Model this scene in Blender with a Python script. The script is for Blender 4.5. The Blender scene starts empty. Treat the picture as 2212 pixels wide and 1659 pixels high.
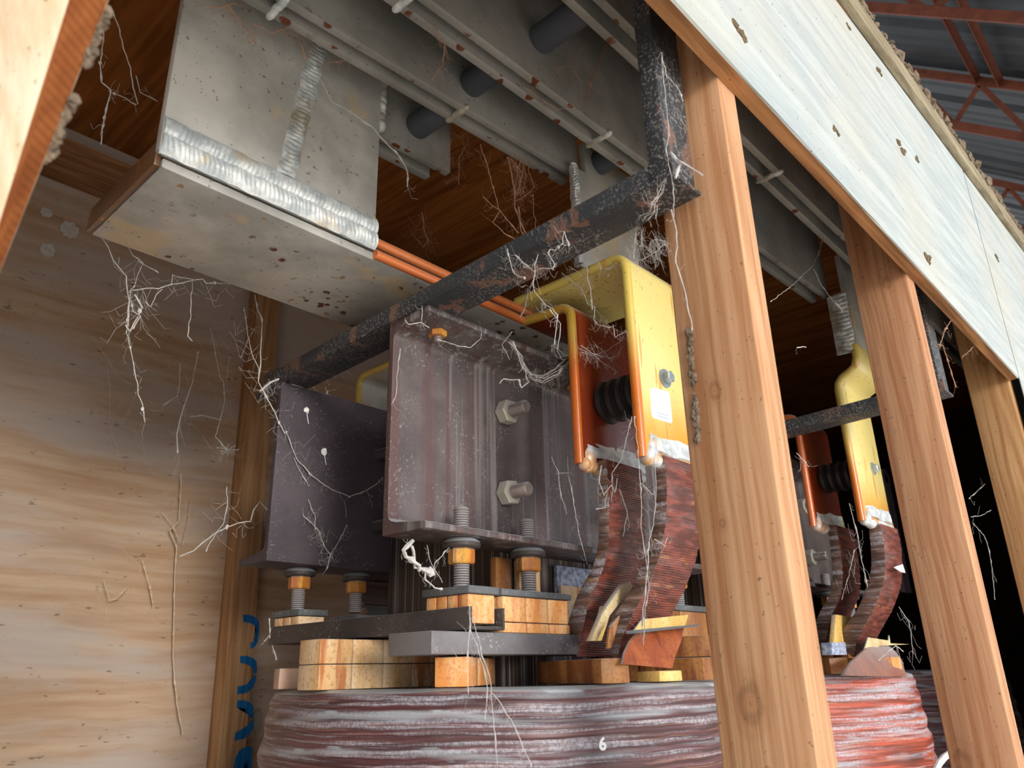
import bpy, bmesh, math, random
from mathutils import Vector, Matrix, noise as mn
random.seed(7)
SC = bpy.context.scene
COL = SC.collection
CAMZ = 1.45                      # eye height above the shed ground
# ------------------------------------------------------------------ camera model (2212x1659)
F = 1667.0
R = ((0.68080649, 0.24363949, 0.6907549), (-0.73212106, 0.25517731, 0.63157208), (-0.02238908, -0.93569458, 0.35209997))
def ray(x, y):
    c = (x - 1106, y - 830, F)
    return Vector(sum(R[i][k] * c[k] for k in range(3)) for i in range(3))
def un(x, y, ax, v):             # where the sight line through a pixel meets a real plane
    r = ray(x, y)
    return r * (v / r['XYZ'.index(ax)])
def at(x, y, f):                 # point at a given distance along the lens axis
    return ray(x, y) * (f / F)
# ------------------------------------------------------------------ mesh helpers
def new(): return bmesh.new()
def hexa(b, p, faces=True):
    v = [b.verts.new(q) for q in p]
    for f in ((0, 1, 2, 3), (7, 6, 5, 4), (0, 4, 5, 1), (1, 5, 6, 2), (2, 6, 7, 3), (3, 7, 4, 0)):
        b.faces.new([v[i] for i in f])
def box(b, x0, x1, y0, y1, z0, z1):
    hexa(b, [(x0, y0, z0), (x1, y0, z0), (x1, y0, z1), (x0, y0, z1), (x0, y1, z0), (x1, y1, z0), (x1, y1, z1), (x0, y1, z1)])
def prism(b, pts, vec):
    vec = Vector(vec)
    a = [b.verts.new(p) for p in pts]
    c = [b.verts.new(Vector(p) + vec) for p in pts]
    n = len(pts)
    b.faces.new(a); b.faces.new(list(reversed(c)))
    for i in range(n):
        b.faces.new((a[i], c[i], c[(i + 1) % n], a[(i + 1) % n]))
def frame(d):
    d = Vector(d).normalized()
    u = d.cross(Vector((0, 0, 1)))
    if u.length < 1e-3: u = d.cross(Vector((1, 0, 0)))
    u.normalize()
    return d, u, d.cross(u)
def ring(b, c, u, w, r, n, ph=0.0):
    return [b.verts.new(Vector(c) + (u * math.cos(ph + 2 * math.pi * i / n) + w * math.sin(ph + 2 * math.pi * i / n)) * r) for i in range(n)]
def skin(b, rings, cap=True):
    n = len(rings[0])
    for a, c in zip(rings, rings[1:]):
        for i in range(n):
            b.faces.new((a[i], a[(i + 1) % n], c[(i + 1) % n], c[i]))
    if cap:
        b.faces.new(list(reversed(rings[0]))); b.faces.new(rings[-1])
def lathe(b, p, d, prof, n=24, ph=0.0):      # prof: (distance along axis, radius)
    d, u, w = frame(d)
    skin(b, [ring(b, Vector(p) + d * t, u, w, r, n, ph) for t, r in prof])
def cyl(b, p0, p1, r, n=16, ph=0.0):
    d = Vector(p1) - Vector(p0)
    lathe(b, p0, d, [(0, r), (d.length, r)], n, ph)
def threaded(b, p0, p1, r, pitch=0.003, n=14):
    d = Vector(p1) - Vector(p0); L = d.length; k = int(L / pitch)
    prof = []
    for i in range(k):
        prof += [(i * pitch, r * .86), (i * pitch + pitch * .5, r)]
    prof.append((L, r * .8))
    lathe(b, p0, d, prof, n)
def tube(b, pts, r, n=4):
    pts = [Vector(p) for p in pts]
    rs = r if isinstance(r, (list, tuple)) else [r] * len(pts)
    rings = []
    for i, p in enumerate(pts):
        d = pts[min(i + 1, len(pts) - 1)] - pts[max(i - 1, 0)]
        if d.length < 1e-9: d = Vector((0, 0, 1))
        d.normalize()
        if i == 0: d, u, w = frame(d)
        u2 = u - d * u.dot(d)
        u = u2.normalized() if u2.length > 1e-4 else frame(d)[1]
        w = d.cross(u)
        rings.append(ring(b, p, u, w, rs[i], n))
    skin(b, rings)
def lump(b, p, r, sq=(1, 1, 1), seed=0, sub=2, amp=.35):
    q = bmesh.ops.create_icosphere(b, subdivisions=sub, radius=1.0)
    for v in q['verts']:
        k = 1 + amp * mn.noise(v.co * 1.7 + Vector((seed * 3.1, seed, 0)))
        v.co = Vector(p) + Vector((v.co.x * sq[0], v.co.y * sq[1], v.co.z * sq[2])) * r * k
def subdiv(b, n): bmesh.ops.subdivide_edges(b, edges=b.edges[:], cuts=n, use_grid_fill=True)
ALL = []
def obj(name, b, mat, parent=None, bev=0.0, seg=2, smooth=True, label=None):
    b.verts.index_update()
    bmesh.ops.recalc_face_normals(b, faces=b.faces[:])
    if bev:
        es = [e for e in b.edges if len(e.link_faces) == 2 and e.calc_face_angle(0) > .55]
        bmesh.ops.bevel(b, geom=es, offset=bev, segments=seg, affect='EDGES', profile=.5, clamp_overlap=True)
    if smooth:
        for f in b.faces: f.smooth = True
        for e in b.edges:
            e.smooth = not (len(e.link_faces) != 2 or e.calc_face_angle(0) > .62)
    me = bpy.data.meshes.new(name); b.to_mesh(me); b.free()
    me.materials.append(mat)
    o = bpy.data.objects.new(name, me); COL.objects.link(o)
    if parent is not None: o.parent = parent
    if label: o['label'] = label
    ALL.append(o)
    return o
def thing(name, label, cat, group=None):
    o = bpy.data.objects.new(name, None); COL.objects.link(o)
    o.empty_display_size = .05
    o['label'] = label; o['category'] = cat
    if group: o['group'] = group
    ALL.append(o); return o
def tag(o, label, cat, group=None, kind=None):
    o['label'] = label; o['category'] = cat
    if group: o['group'] = group
    if kind: o['kind'] = kind
    return o
def struct(o, label, cat):
    o['kind'] = 'structure'; o['label'] = label; o['category'] = cat; return o
# ------------------------------------------------------------------ material helpers
def lin(c): return tuple(((v / 255) / 12.92 if v / 255 <= .04045 else ((v / 255 + .055) / 1.055) ** 2.4) for v in c) + (1.0,)
class NT:
    def __init__(s, name):
        s.m = bpy.data.materials.new(name); s.m.use_nodes = True; s.t = s.m.node_tree
        for n in list(s.t.nodes): s.t.nodes.remove(n)
        s.out = s.t.nodes.new('ShaderNodeOutputMaterial')
        g = s.t.nodes.new('ShaderNodeNewGeometry'); s.geo = g
        s.pos = s.vm('SUBTRACT', g.outputs['Position'], (0, 0, CAMZ))
    def set(s, sock, v):
        if isinstance(v, bpy.types.NodeSocket): s.t.links.new(v, sock)
        else: sock.default_value = v
    def vm(s, op, a, b):
        n = s.t.nodes.new('ShaderNodeVectorMath'); n.operation = op
        s.set(n.inputs[0], a); s.set(n.inputs[1], b); return n.outputs[1] if op in ('LENGTH', 'DISTANCE', 'DOT_PRODUCT') else n.outputs[0]
    def math(s, op, a, b=0.0, c=0.0, clamp=False):
        n = s.t.nodes.new('ShaderNodeMath'); n.operation = op; n.use_clamp = clamp
        s.set(n.inputs[0], a); s.set(n.inputs[1], b); s.set(n.inputs[2], c); return n.outputs[0]
    def noise(s, vec, scale=5, detail=4, rough=.55, dist=0.0):
        n = s.t.nodes.new('ShaderNodeTexNoise')
        s.set(n.inputs['Vector'], vec); n.inputs['Scale'].default_value = scale; n.inputs['Detail'].default_value = detail
        n.inputs['Roughness'].default_value = rough; n.inputs['Distortion'].default_value = dist
        return n.outputs[0]
    def sc(s, v): return s.vm('MULTIPLY', s.pos, v)
    def voro(s, vec, scale, feature='F1'):
        n = s.t.nodes.new('ShaderNodeTexVoronoi'); n.feature = feature
        s.set(n.inputs['Vector'], vec); n.inputs['Scale'].default_value = scale; return n.outputs['Distance']
    def ss(s, v, a, b):               # smoothstep
        n = s.t.nodes.new('ShaderNodeMapRange'); n.interpolation_type = 'SMOOTHSTEP'
        s.set(n.inputs['Value'], v); n.inputs['From Min'].default_value = a; n.inputs['From Max'].default_value = b
        return n.outputs[0]
    def mix(s, f, a, b, mode='MIX'):
        n = s.t.nodes.new('ShaderNodeMix'); n.data_type = 'RGBA'; n.blend_type = mode
        s.set(n.inputs[0], f); s.set(n.inputs[6], a); s.set(n.inputs[7], b); return n.outputs[2]
    def xyz(s, v=None):
        n = s.t.nodes.new('ShaderNodeSeparateXYZ'); s.set(n.inputs[0], v if v is not None else s.pos); return n.outputs
    def nz(s): return s.xyz(s.geo.outputs['Normal'])[2]
    def bump(s, h, strength=.3, dist=.002):
        n = s.t.nodes.new('ShaderNodeBump'); n.inputs['Strength'].default_value = strength; n.inputs['Distance'].default_value = dist
        s.set(n.inputs['Height'], h); return n.outputs[0]
    def fin(s, base, rough=.7, metal=0.0, normal=None, spec=.5, coat=0.0):
        p = s.t.nodes.new('ShaderNodeBsdfPrincipled')
        s.set(p.inputs['Base Color'], base); s.set(p.inputs['Roughness'], rough); s.set(p.inputs['Metallic'], metal)
        p.inputs['Specular IOR Level'].default_value = spec
        if coat: p.inputs['Coat Weight'].default_value = coat; p.inputs['Coat Roughness'].default_value = .25
        if normal is not None: s.set(p.inputs['Normal'], normal)
        s.t.links.new(p.outputs[0], s.out.inputs[0]); return s.m
def grainscale(axis, across, along): return tuple(along if a == axis else across for a in 'XYZ')
def wood(name, light, dark, axis='Z', knots=(), across=55, along=2.2, stain=None, saw=0.0, specks=.6):
    t = NT(name)
    wob = t.noise(t.sc((3, 3, 3)), 1, 2)
    p = t.vm('ADD', t.pos, t.vm('MULTIPLY', wob, (.02, .02, .02)))
    g1 = t.noise(t.vm('MULTIPLY', p, grainscale(axis, across, along)), 1, 5, .6)
    g2 = t.noise(t.vm('MULTIPLY', p, grainscale(axis, across * 4, along * 3)), 1, 3, .6)
    g3 = t.noise(t.sc((4, 4, 4)), 1, 3)
    rings = t.math('SINE', t.math('MULTIPLY', t.noise(t.vm('MULTIPLY', p, grainscale(axis, 14, .7)), 1, 1), 60.0))
    f = t.math('ADD', t.math('MULTIPLY', g1, .6), t.math('MULTIPLY', g2, .45))
    f = t.math('ADD', f, t.math('MULTIPLY', rings, .07))
    col = t.mix(t.ss(f, .32, .72), lin(dark), lin(light))
    col = t.mix(t.math('MULTIPLY', t.ss(g3, .45, .7), .35), col, lin(dark))
    h = f
    for (k, rad) in knots:
        d = t.vm('LENGTH', t.vm('MULTIPLY', t.vm('SUBTRACT', t.pos, tuple(k)), grainscale(axis, 1.0, .7)), (0, 0, 0))
        d = t.math('ADD', d, t.math('MULTIPLY', t.math('SUBTRACT', t.noise(t.sc((70, 70, 40)), 1, 3), .5), rad * .9))
        rg = t.math('SINE', t.math('MULTIPLY', d, 6.0 / rad * 1.5))
        m = t.ss(d, rad * 1.5, rad * .3)
        kc = t.mix(t.ss(rg, -1, 1), lin(tuple(c * .74 for c in dark)), lin(dark))
        col = t.mix(t.math('MULTIPLY', m, .6), col, kc)
    if stain:
        s_ = t.noise(t.sc(grainscale(axis, 6, 2)), 1, 4, .6)
        col = t.mix(t.math('MULTIPLY', t.ss(s_, .5, .68), .75), col, lin(stain))
    sp = t.noise(t.sc((150, 150, 150)), 1, 2, .7)
    col = t.mix(t.math('MULTIPLY', t.ss(sp, .66, .74), specks), col, lin((70, 52, 40)))
    if saw:
        s2 = t.math('SINE', t.math('MULTIPLY', t.xyz()[2], 1400.0)); h = t.math('ADD', h, t.math('MULTIPLY', s2, saw))
        col = t.mix(t.math('MULTIPLY', t.ss(s2, -.2, 1), .3), col, lin(tuple(c * .6 for c in dark)))
    return t.fin(col, .85, 0, t.bump(h, .45, .002), .25)
def metal_dusty(name, c0, c1, dust, streak=None, rough=.55, metal=.3, grit=.55, dustmax=.9):
    t = NT(name)
    n1 = t.noise(t.sc((9, 9, 9)), 1, 5, .6)
    col = t.mix(t.ss(n1, .35, .65), lin(c0), lin(c1))
    if streak:
        s = t.noise(t.sc((42, 42, 1.1)), 1, 4, .6)
        col = t.mix(t.math('MULTIPLY', t.ss(s, .46, .66), .85), col, lin(streak))
        s2 = t.noise(t.vm('ADD', t.sc((60, 60, 1.3)), (7, 3, 1)), 1, 3, .6)
        col = t.mix(t.math('MULTIPLY', t.ss(s2, .52, .68), .5), col, lin(dust))
    up = t.ss(t.nz(), .25, .8)
    fl = t.noise(t.sc((260, 260, 260)), 1, 2, .6)
    fb = t.noise(t.sc((14, 14, 14)), 1, 4, .6)
    speck = t.math('MULTIPLY', t.ss(fl, .58, .68), t.ss(fb, .42, .62))
    col = t.mix(t.math('MULTIPLY', speck, grit), col, lin(dust))
    col = t.mix(t.math('MULTIPLY', up, dustmax), col, lin(dust))
    rg = t.math('ADD', rough, t.math('MULTIPLY', up, .35), clamp=True)
    return t.fin(col, rg, metal, t.bump(t.math('ADD', fl, n1), .22, .0015), .4)
# ---- materials
M = {}
M['fir_near'] = wood('fir near', (204, 160, 122), (172, 120, 82), 'Z', knots=[(un(1622, 1520, 'X', .69), .017), (un(1543, 845, 'X', .69), .011), (un(1560, 1130, 'X', .69), .006)])
M['fir_mid'] = wood('fir mid', (202, 156, 120), (170, 116, 82), 'Z', knots=[(un(1915, 612, 'X', 1.356), .013), (un(2080, 1650, 'X', 1.356), .02)])
M['fir_far'] = wood('fir far', (204, 162, 116), (168, 120, 78), 'Z', knots=[(un(2125, 775, 'X', 2.115), .02)])
M['fir_back'] = wood('fir back', (188, 150, 110), (152, 110, 74), 'Z')
M['fir_shaded'] = wood('fir shaded', (172, 102, 54), (142, 78, 38), 'Z', across=28, saw=.08, specks=.08)  # saw-marked side of the leaning timber, its shade painted into the brown
M['fir_sunlit'] = wood('fir sunlit', (240, 222, 196), (226, 196, 160), 'Z')  # same timber's sunlit face, the sun's brightness put into the colour
M['fir_rail'] = wood('fir rail', (150, 108, 72), (104, 66, 38), 'X')
M['board_edge'] = wood('board edge', (182, 130, 86), (118, 80, 50), 'X')
def ply_back():
    t = NT('plywood back')
    p = t.vm('ADD', t.pos, t.vm('MULTIPLY', t.noise(t.sc((2.2, 2.2, 2.2)), 1, 2), (.05, .0, .06)))
    g = t.noise(t.vm('MULTIPLY', p, (3, 3, 40)), 1, 6, .6)
    col = t.mix(t.ss(g, .3, .7), lin((166, 132, 102)), lin((188, 162, 138)))
    b = t.noise(t.vm('MULTIPLY', p, (1.6, 1, 7)), 1, 4, .6)
    col = t.mix(t.math("MULTIPLY", t.ss(b, .40, .62), .75), col, lin((178, 168, 162)))
    w = t.noise(t.vm('ADD', t.vm('MULTIPLY', p, (1.4, 1, 9)), (4, 0, 9)), 1, 4, .65)
    col = t.mix(t.math('MULTIPLY', t.ss(w, .58, .74), .35), col, lin((140, 104, 76)))
    s = t.noise(t.sc((30, 30, 90)), 1, 2, .7)
    col = t.mix(t.math('MULTIPLY', t.ss(s, .66, .74), .6), col, lin((78, 66, 60)))
    return t.fin(col, .8, 0, t.bump(g, .2, .001), .25)
M['ply_back'] = ply_back()
def ply_white():
    t = NT('weathered plywood')
    p = t.vm('ADD', t.pos, t.vm('MULTIPLY', t.noise(t.sc((3, 3, 3)), 1, 2), (.03, 0, .03)))
    g = t.noise(t.vm('MULTIPLY', p, (4, 20, 60)), 1, 6, .62)
    col = t.mix(t.ss(g, .36, .66), lin((168, 176, 178)), lin((190, 196, 195)))
    b = t.noise(t.sc((3, 3, 3)), 1, 4)
    col = t.mix(t.math('MULTIPLY', t.ss(b, .42, .7), .4), col, lin((194, 186, 168)))
    f = t.noise(t.vm('MULTIPLY', p, (12, 40, 160)), 1, 3, .6)
    col = t.mix(t.math('MULTIPLY', t.ss(f, .63, .72), .5), col, lin((128, 124, 116)))
    s = t.noise(t.sc((120, 120, 120)), 1, 2, .6)
    col = t.mix(t.math('MULTIPLY', t.ss(s, .68, .74), .7), col, lin((90, 78, 62)))
    return t.fin(col, .85, 0, t.bump(t.math('ADD', g, f), .4, .0015), .2)
M['ply_white'] = ply_white()
M['batten'] = wood('batten', (168, 156, 132), (124, 112, 90), 'X', across=40)
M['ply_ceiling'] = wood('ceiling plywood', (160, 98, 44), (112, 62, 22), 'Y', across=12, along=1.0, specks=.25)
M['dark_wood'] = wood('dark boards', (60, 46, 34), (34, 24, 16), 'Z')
def alu(name, spots=False, drips=True, bright=1.0):
    t = NT(name)
    n1 = t.noise(t.sc((7, 7, 7)), 1, 5, .6)
    g = tuple(v * bright for v in (164, 163, 158)); g2 = tuple(v * bright for v in (206, 204, 198))
    col = t.mix(t.ss(n1, .35, .68), lin(g), lin(g2))
    if drips:
        d = t.noise(t.sc((36, 36, 2.0)), 1, 2, .5)
        e = t.noise(t.sc((6, 6, 5)), 1, 2)
        m = t.math('MULTIPLY', t.ss(d, .64, .68), t.ss(e, .5, .56))
        col = t.mix(t.math('MULTIPLY', m, .75), col, lin((150, 106, 40)))
        y = t.noise(t.vm('ADD', t.sc((7, 7, 5)), (3, 8, 2)), 1, 3)
        col = t.mix(t.math('MULTIPLY', t.ss(y, .58, .64), .45), col, lin((212, 180, 120)))
    if spots:
        w = t.vm('ADD', t.pos, t.vm('MULTIPLY', t.noise(t.sc((60, 60, 60)), 1, 2), (.012, .012, .012)))
        v = t.voro(t.vm('MULTIPLY', w, (1, 1, 1)), 34 if spots is True else spots)
        on = t.noise(t.sc((11, 11, 11)), 1, 2)
        dn = t.ss(t.nz(), -.5, -.9)
        col = t.mix(t.math('MULTIPLY', dn, t.math('MULTIPLY', t.ss(v, .30, .24), t.ss(on, .46 if spots is True else .56, .52 if spots is True else .62))), col, lin((104, 56, 34)))
    s = t.noise(t.sc((130, 130, 130)), 1, 2, .6)
    col = t.mix(t.math('MULTIPLY', t.ss(s, .66, .73), .7), col, lin((66, 60, 54)))
    gr = t.noise(t.sc((2.5, 2.5, 2.5)), 1, 4)
    col = t.mix(t.math('MULTIPLY', t.ss(gr, .5, .7), .35), col, lin((100, 98, 94)))
    return t.fin(col, .5, .12, t.bump(t.noise(t.sc((50, 50, 50)), 1, 4), .12, .001), .5)
M['alu'] = alu('aluminium plate'); M['alu_bus'] = alu('aluminium busbar', spots=True, drips=False, bright=.76)
M['alu_under'] = alu('aluminium underside', spots=52, bright=.95)
def weld(name, tint, amt=.46):
    t = NT(name)
    n = t.noise(t.sc((60, 60, 60)), 1, 4, .6)
    col = t.mix(t.ss(n, .35, .65), lin((180, 188, 192)), lin((228, 232, 232)))
    y = t.noise(t.sc((14, 14, 14)), 1, 3)
    col = t.mix(t.math('MULTIPLY', t.ss(y, amt, amt + .12), .7), col, lin(tint))
    return t.fin(col, .45, .15, t.bump(n, .25, .001), .6)
M['weld'] = weld('weld', (214, 186, 130), .55); M['weld_amber'] = weld('amber weld', (226, 150, 40)); M['weld_dull'] = weld('dull weld', (134, 120, 84))
def varnish(name, top, bot, z0, z1, edge=None, rough=.3, drip=(200, 120, 24)):
    t = NT(name)
    z = t.xyz()[2]
    n1 = t.noise(t.sc((14, 14, 5)), 1, 4, .6)
    zz = t.math('ADD', z, t.math('MULTIPLY', t.math('SUBTRACT', n1, .5), .09))
    col = t.mix(t.ss(zz, z0, z1), lin(bot), lin(top))
    d = t.noise(t.sc((60, 60, 6)), 1, 2, .5)
    col = t.mix(t.math('MULTIPLY', t.ss(d, .64, .68), .6), col, lin(drip))
    s = t.noise(t.sc((120, 120, 60)), 1, 2, .65)
    col = t.mix(t.math('MULTIPLY', t.ss(s, .65, .72), .55), col, lin((112, 92, 54)))
    up = t.ss(t.nz(), .3, .8)
    col = t.mix(t.math('MULTIPLY', up, .8), col, lin((178, 174, 168)))
    return t.fin(col, rough, 0, t.bump(n1, .1, .001), .5, coat=.35)
M['yellow'] = varnish('amber varnish', (226, 208, 132), (222, 150, 30), .30, .40)
M['yellow_edge'] = varnish('amber varnish edge', (214, 190, 96), (206, 108, 22), .36, .50)
M['red_plate'] = varnish('red varnish', (124, 48, 22), (112, 40, 18), .3, .5, drip=(80, 26, 10))
M['red_edge'] = varnish('red varnish edge', (186, 148, 60), (196, 98, 24), .42, .5)
M['brown_edge'] = varnish('brown varnish edge', (116, 84, 58), (96, 66, 44), .5, .6)
M['copper_edge'] = varnish('copper varnish edge', (214, 124, 70), (206, 110, 60), .5, .6)
M['steel'] = metal_dusty('purple steel', (84, 75, 75), (110, 100, 99), (166, 164, 166), streak=(96, 70, 68), rough=.42)
M['steel_dark'] = metal_dusty('dark steel', (66, 58, 64), (82, 74, 80), (140, 138, 142), rough=.5)
M['bar_steel'] = metal_dusty('bar steel', (64, 58, 56), (82, 74, 72), (168, 172, 178), rough=.6)
M['bar_grey'] = metal_dusty('grey bar', (108, 104, 106), (132, 128, 130), (178, 180, 184), rough=.5, grit=.7)
M['plate_grey'] = metal_dusty('dusty cap plate', (84, 86, 88), (112, 114, 116), (156, 162, 168), rough=.7)
def angle_iron():
    t = NT('painted angle iron')
    n1 = t.noise(t.sc((22, 22, 9)), 1, 5, .65)
    col = t.mix(t.ss(n1, .55, .61), lin((52, 54, 58)), lin((112, 82, 70)))
    f = t.noise(t.sc((280, 280, 280)), 1, 2, .6)
    b = t.noise(t.sc((9, 9, 9)), 1, 3)
    col = t.mix(t.math('MULTIPLY', t.math('MULTIPLY', t.ss(f, .5, .66), t.ss(b, .30, .52)), .85), col, lin((136, 132, 128)))
    col = t.mix(t.math('MULTIPLY', t.ss(t.nz(), .2, .7), .8), col, lin((150, 146, 142)))
    return t.fin(col, .55, .1, t.bump(f, .25, .001), .4)
M['angle'] = angle_iron()
M['black'] = metal_dusty('black insulator', (26, 24, 24), (40, 36, 36), (96, 92, 90), rough=.45, metal=0, dustmax=.5, grit=.3)
M['pvc'] = metal_dusty('grey spacer tube', (64, 68, 76), (74, 78, 86), (110, 112, 112), rough=.6, metal=0, grit=.2, dustmax=.4)
M['zinc'] = metal_dusty('zinc', (156, 166, 172), (186, 196, 202), (206, 212, 214), rough=.35, metal=.7, grit=.1, dustmax=.3)
M['thread'] = metal_dusty('bolt thread', (120, 108, 104), (154, 140, 134), (190, 192, 196), rough=.5, metal=.5, grit=.5)
M['nut'] = metal_dusty('grey nut', (172, 166, 152), (198, 192, 178), (206, 204, 198), rough=.5, metal=.3, grit=.4)

def phenolic(name, a, b, c, amt=.5):
    t = NT(name)
    n1 = t.noise(t.sc((26, 26, 7)), 1, 4, .6)
    n2 = t.noise(t.sc((200, 200, 200)), 1, 2, .6)
    col = t.mix(t.ss(n1, .38, .62), lin(a), lin(b))
    col = t.mix(t.math('MULTIPLY', t.ss(n2, .5, .66), .4), col, lin(c))
    n3 = t.noise(t.vm('ADD', t.sc((40, 40, 5)), (5, 1, 3)), 1, 3)
    col = t.mix(t.math('MULTIPLY', t.ss(n3, .56, .66), amt), col, lin(c))
    up = t.ss(t.nz(), .4, .8)
    col = t.mix(t.math('MULTIPLY', up, .85), col, lin((182, 184, 186)))
    return t.fin(col, .45, 0, t.bump(n2, .15, .0006), .45)
M['nut_amber'] = phenolic('amber nut', (220, 160, 66), (176, 100, 40), (120, 96, 88), .8)
M['block_bright'] = phenolic('bright spacer block', (236, 188, 132), (222, 146, 78), (190, 92, 48), .6)
M['block_tan'] = phenolic('tan spacer block', (220, 194, 158), (206, 160, 104), (168, 92, 38), .85)
M['block_pink'] = phenolic('pink spacer block', (206, 176, 152), (200, 150, 120), (182, 180, 186), .3)
M['block_brown'] = phenolic('brown spacer block', (172, 120, 66), (138, 86, 44), (98, 44, 26), .7)
M['press_yellow'] = phenolic('pressboard', (232, 200, 128), (222, 178, 96), (168, 120, 60), .3)
M['press_cream'] = phenolic('cream pressboard', (226, 208, 164), (206, 182, 136), (150, 120, 80), .3)
M['press_rust'] = phenolic('varnished pressboard', (170, 92, 48), (150, 72, 38), (92, 38, 26), .6)
def wrap(name, base, light, scale, dusty=.9, axis='Z', band=160.0):
    t = NT(name)
    p = t.vm('ADD', t.pos, t.vm('MULTIPLY', t.noise(t.sc((6, 6, 6)), 1, 3), (.012, .012, .014)))
    g = t.noise(t.vm('MULTIPLY', p, scale), 1, 5, .6)
    col = t.mix(t.ss(g, .40, .62), lin(base), lin(tuple(c * 1.5 for c in base)))
    l = t.noise(t.vm('ADD', t.vm('MULTIPLY', p, scale), (3, 5, 7)), 1, 3, .6)
    col = t.mix(t.math('MULTIPLY', t.ss(l, .60, .66), .75), col, lin(light))
    d = t.noise(t.vm('ADD', t.vm('MULTIPLY', p, tuple(v * .6 for v in scale)), (9, 1, 2)), 1, 6, .7)
    fl = t.noise(t.sc((240, 240, 240)), 1, 2, .6)
    dm = t.math('MULTIPLY', t.ss(d, .47, .64), t.math('ADD', .45, t.math('MULTIPLY', t.ss(fl, .4, .6), .55)))
    col = t.mix(t.math('MULTIPLY', dm, dusty), col, lin((190, 190, 200)))
    up = t.ss(t.nz(), .30, .75)
    col = t.mix(t.math('MULTIPLY', up, .9), col, lin((190, 198, 202)))
    ridge = t.math('SINE', t.math('MULTIPLY', t.xyz(p)[2], band * 6.283))
    return t.fin(col, .42, 0, t.bump(t.math('ADD', t.math('MULTIPLY', ridge, .35), g), .5, .0015), .5)
M['lead_side'] = wrap('lead tape side', (82, 62, 54), (150, 112, 80), (14, 14, 150), .75, band=200)
M['coil'] = wrap('coil wrapping', (68, 42, 43), (140, 96, 76), (5, 5, 230), .72)
M['coil_red'] = wrap('red coil wrapping', (126, 56, 40), (190, 112, 62), (5, 5, 120), .95)
M['lead'] = wrap('lead tape', (86, 44, 36), (150, 98, 58), (26, 26, 110), .12, band=330)
def core():
    t = NT('core laminations')
    x = t.xyz()[0]
    st = t.noise(t.sc((420, 420, .6)), 1, 3, .6)
    st2 = t.noise(t.sc((60, 60, .8)), 1, 3, .6)
    col = t.mix(t.ss(st, .42, .62), lin((52, 40, 36)), lin((96, 80, 70)))
    col = t.mix(t.math('MULTIPLY', t.ss(t.math('ADD', t.math('MULTIPLY', st, .5), t.math('MULTIPLY', st2, .5)), .52, .62), .8), col, lin((158, 160, 164)))
    return t.fin(col, .5, .2, t.bump(st, .4, .001), .4)
M['core'] = core()
def blue_panel():
    t = NT('blue grey panel')
    n = t.noise(t.sc((120, 120, 120)), 1, 4, .7)
    col = t.mix(t.ss(n, .4, .62), lin((118, 130, 158)), lin((186, 194, 212)))
    return t.fin(col, .55, 0, t.bump(n, .4, .001), .4)
M['blue_panel'] = blue_panel()
def plain(name, c, rough=.7, metal=0.0, var=.25, scale=30):
    t = NT(name)
    n = t.noise(t.sc((scale,) * 3), 1, 4, .6)
    col = t.mix(t.math('MULTIPLY', t.ss(n, .35, .7), var), lin(c), lin(tuple(v * .6 for v in c)))
    return t.fin(col, rough, metal, t.bump(n, .15, .001), .35)
M['web'] = plain('cobweb silk', (200, 196, 192), .9, var=.4, scale=200)
M['web_brown'] = plain('brown cobweb silk', (176, 136, 112), .9, var=.4, scale=200)
M['web_wall'] = plain('pale cobweb silk', (214, 190, 160), .9, var=.4, scale=200)
M['dust'] = plain('dust clump', (132, 116, 98), .95, var=.7, scale=120)
M['mud'] = plain('dried mud', (120, 102, 78), .95, var=.6, scale=160)
M['blue_ink'] = wood('blue stencil paint', (24, 104, 160), (14, 78, 132), 'Z', across=80, specks=.15)
M['white_paint'] = plain('white paint', (236, 238, 236), .6, var=.1)
M['sticker'] = plain('white sticker', (240, 242, 240), .4, var=.03)
M['ink'] = plain('printed ink', (120, 132, 160), .6)
M['rust'] = plain('rust red steel', (122, 66, 46), .7, .1, .5, 18)
M['rust_dark'] = plain('dark rust steel', (104, 50, 32), .7, .1, .5, 18)
M['roof'] = plain('roof sheet', (44, 44, 44), .6, .0, .6, 5)
M['ground'] = plain('gravel', (196, 190, 180), .95, 0, .3, 9)
M['putty'] = plain('pale patch', (160, 154, 138), .8)
# ------------------------------------------------------------------ setting
def plane_struct(name, args, mat, label, cat):
    b = new(); box(b, *args); return struct(obj(name, b, mat, smooth=False), label, cat)
plane_struct('floor', (-30, 30, -40, 8, -CAMZ - .1, -CAMZ), M['ground'], 'pale gravel ground of the shed', 'ground')
plane_struct('wall_back', (-.62, 4.3, 1.75, 1.77, -1.32, 1.22), M['ply_back'], 'stained plywood back wall of the crate', 'wall')
plane_struct('wall_left', (-.64, -.62, .4, 1.77, -1.32, 1.22), M['ply_back'], 'plywood left end wall of the crate', 'wall')
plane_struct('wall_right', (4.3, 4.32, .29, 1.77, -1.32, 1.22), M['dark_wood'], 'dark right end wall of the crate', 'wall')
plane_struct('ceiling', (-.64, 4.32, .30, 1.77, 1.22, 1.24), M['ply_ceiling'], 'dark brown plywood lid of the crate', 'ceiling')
plane_struct('trim_1', (-.62, 4.3, 1.70, 1.749, 1.072, 1.16), M['fir_rail'], 'wooden rail along the top of the back wall', 'rail')
plane_struct('floor_crate', (-.62, 4.3, .30, 1.75, -1.40, -1.32), M['dark_wood'], 'dark plank floor of the crate', 'floor')
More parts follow.
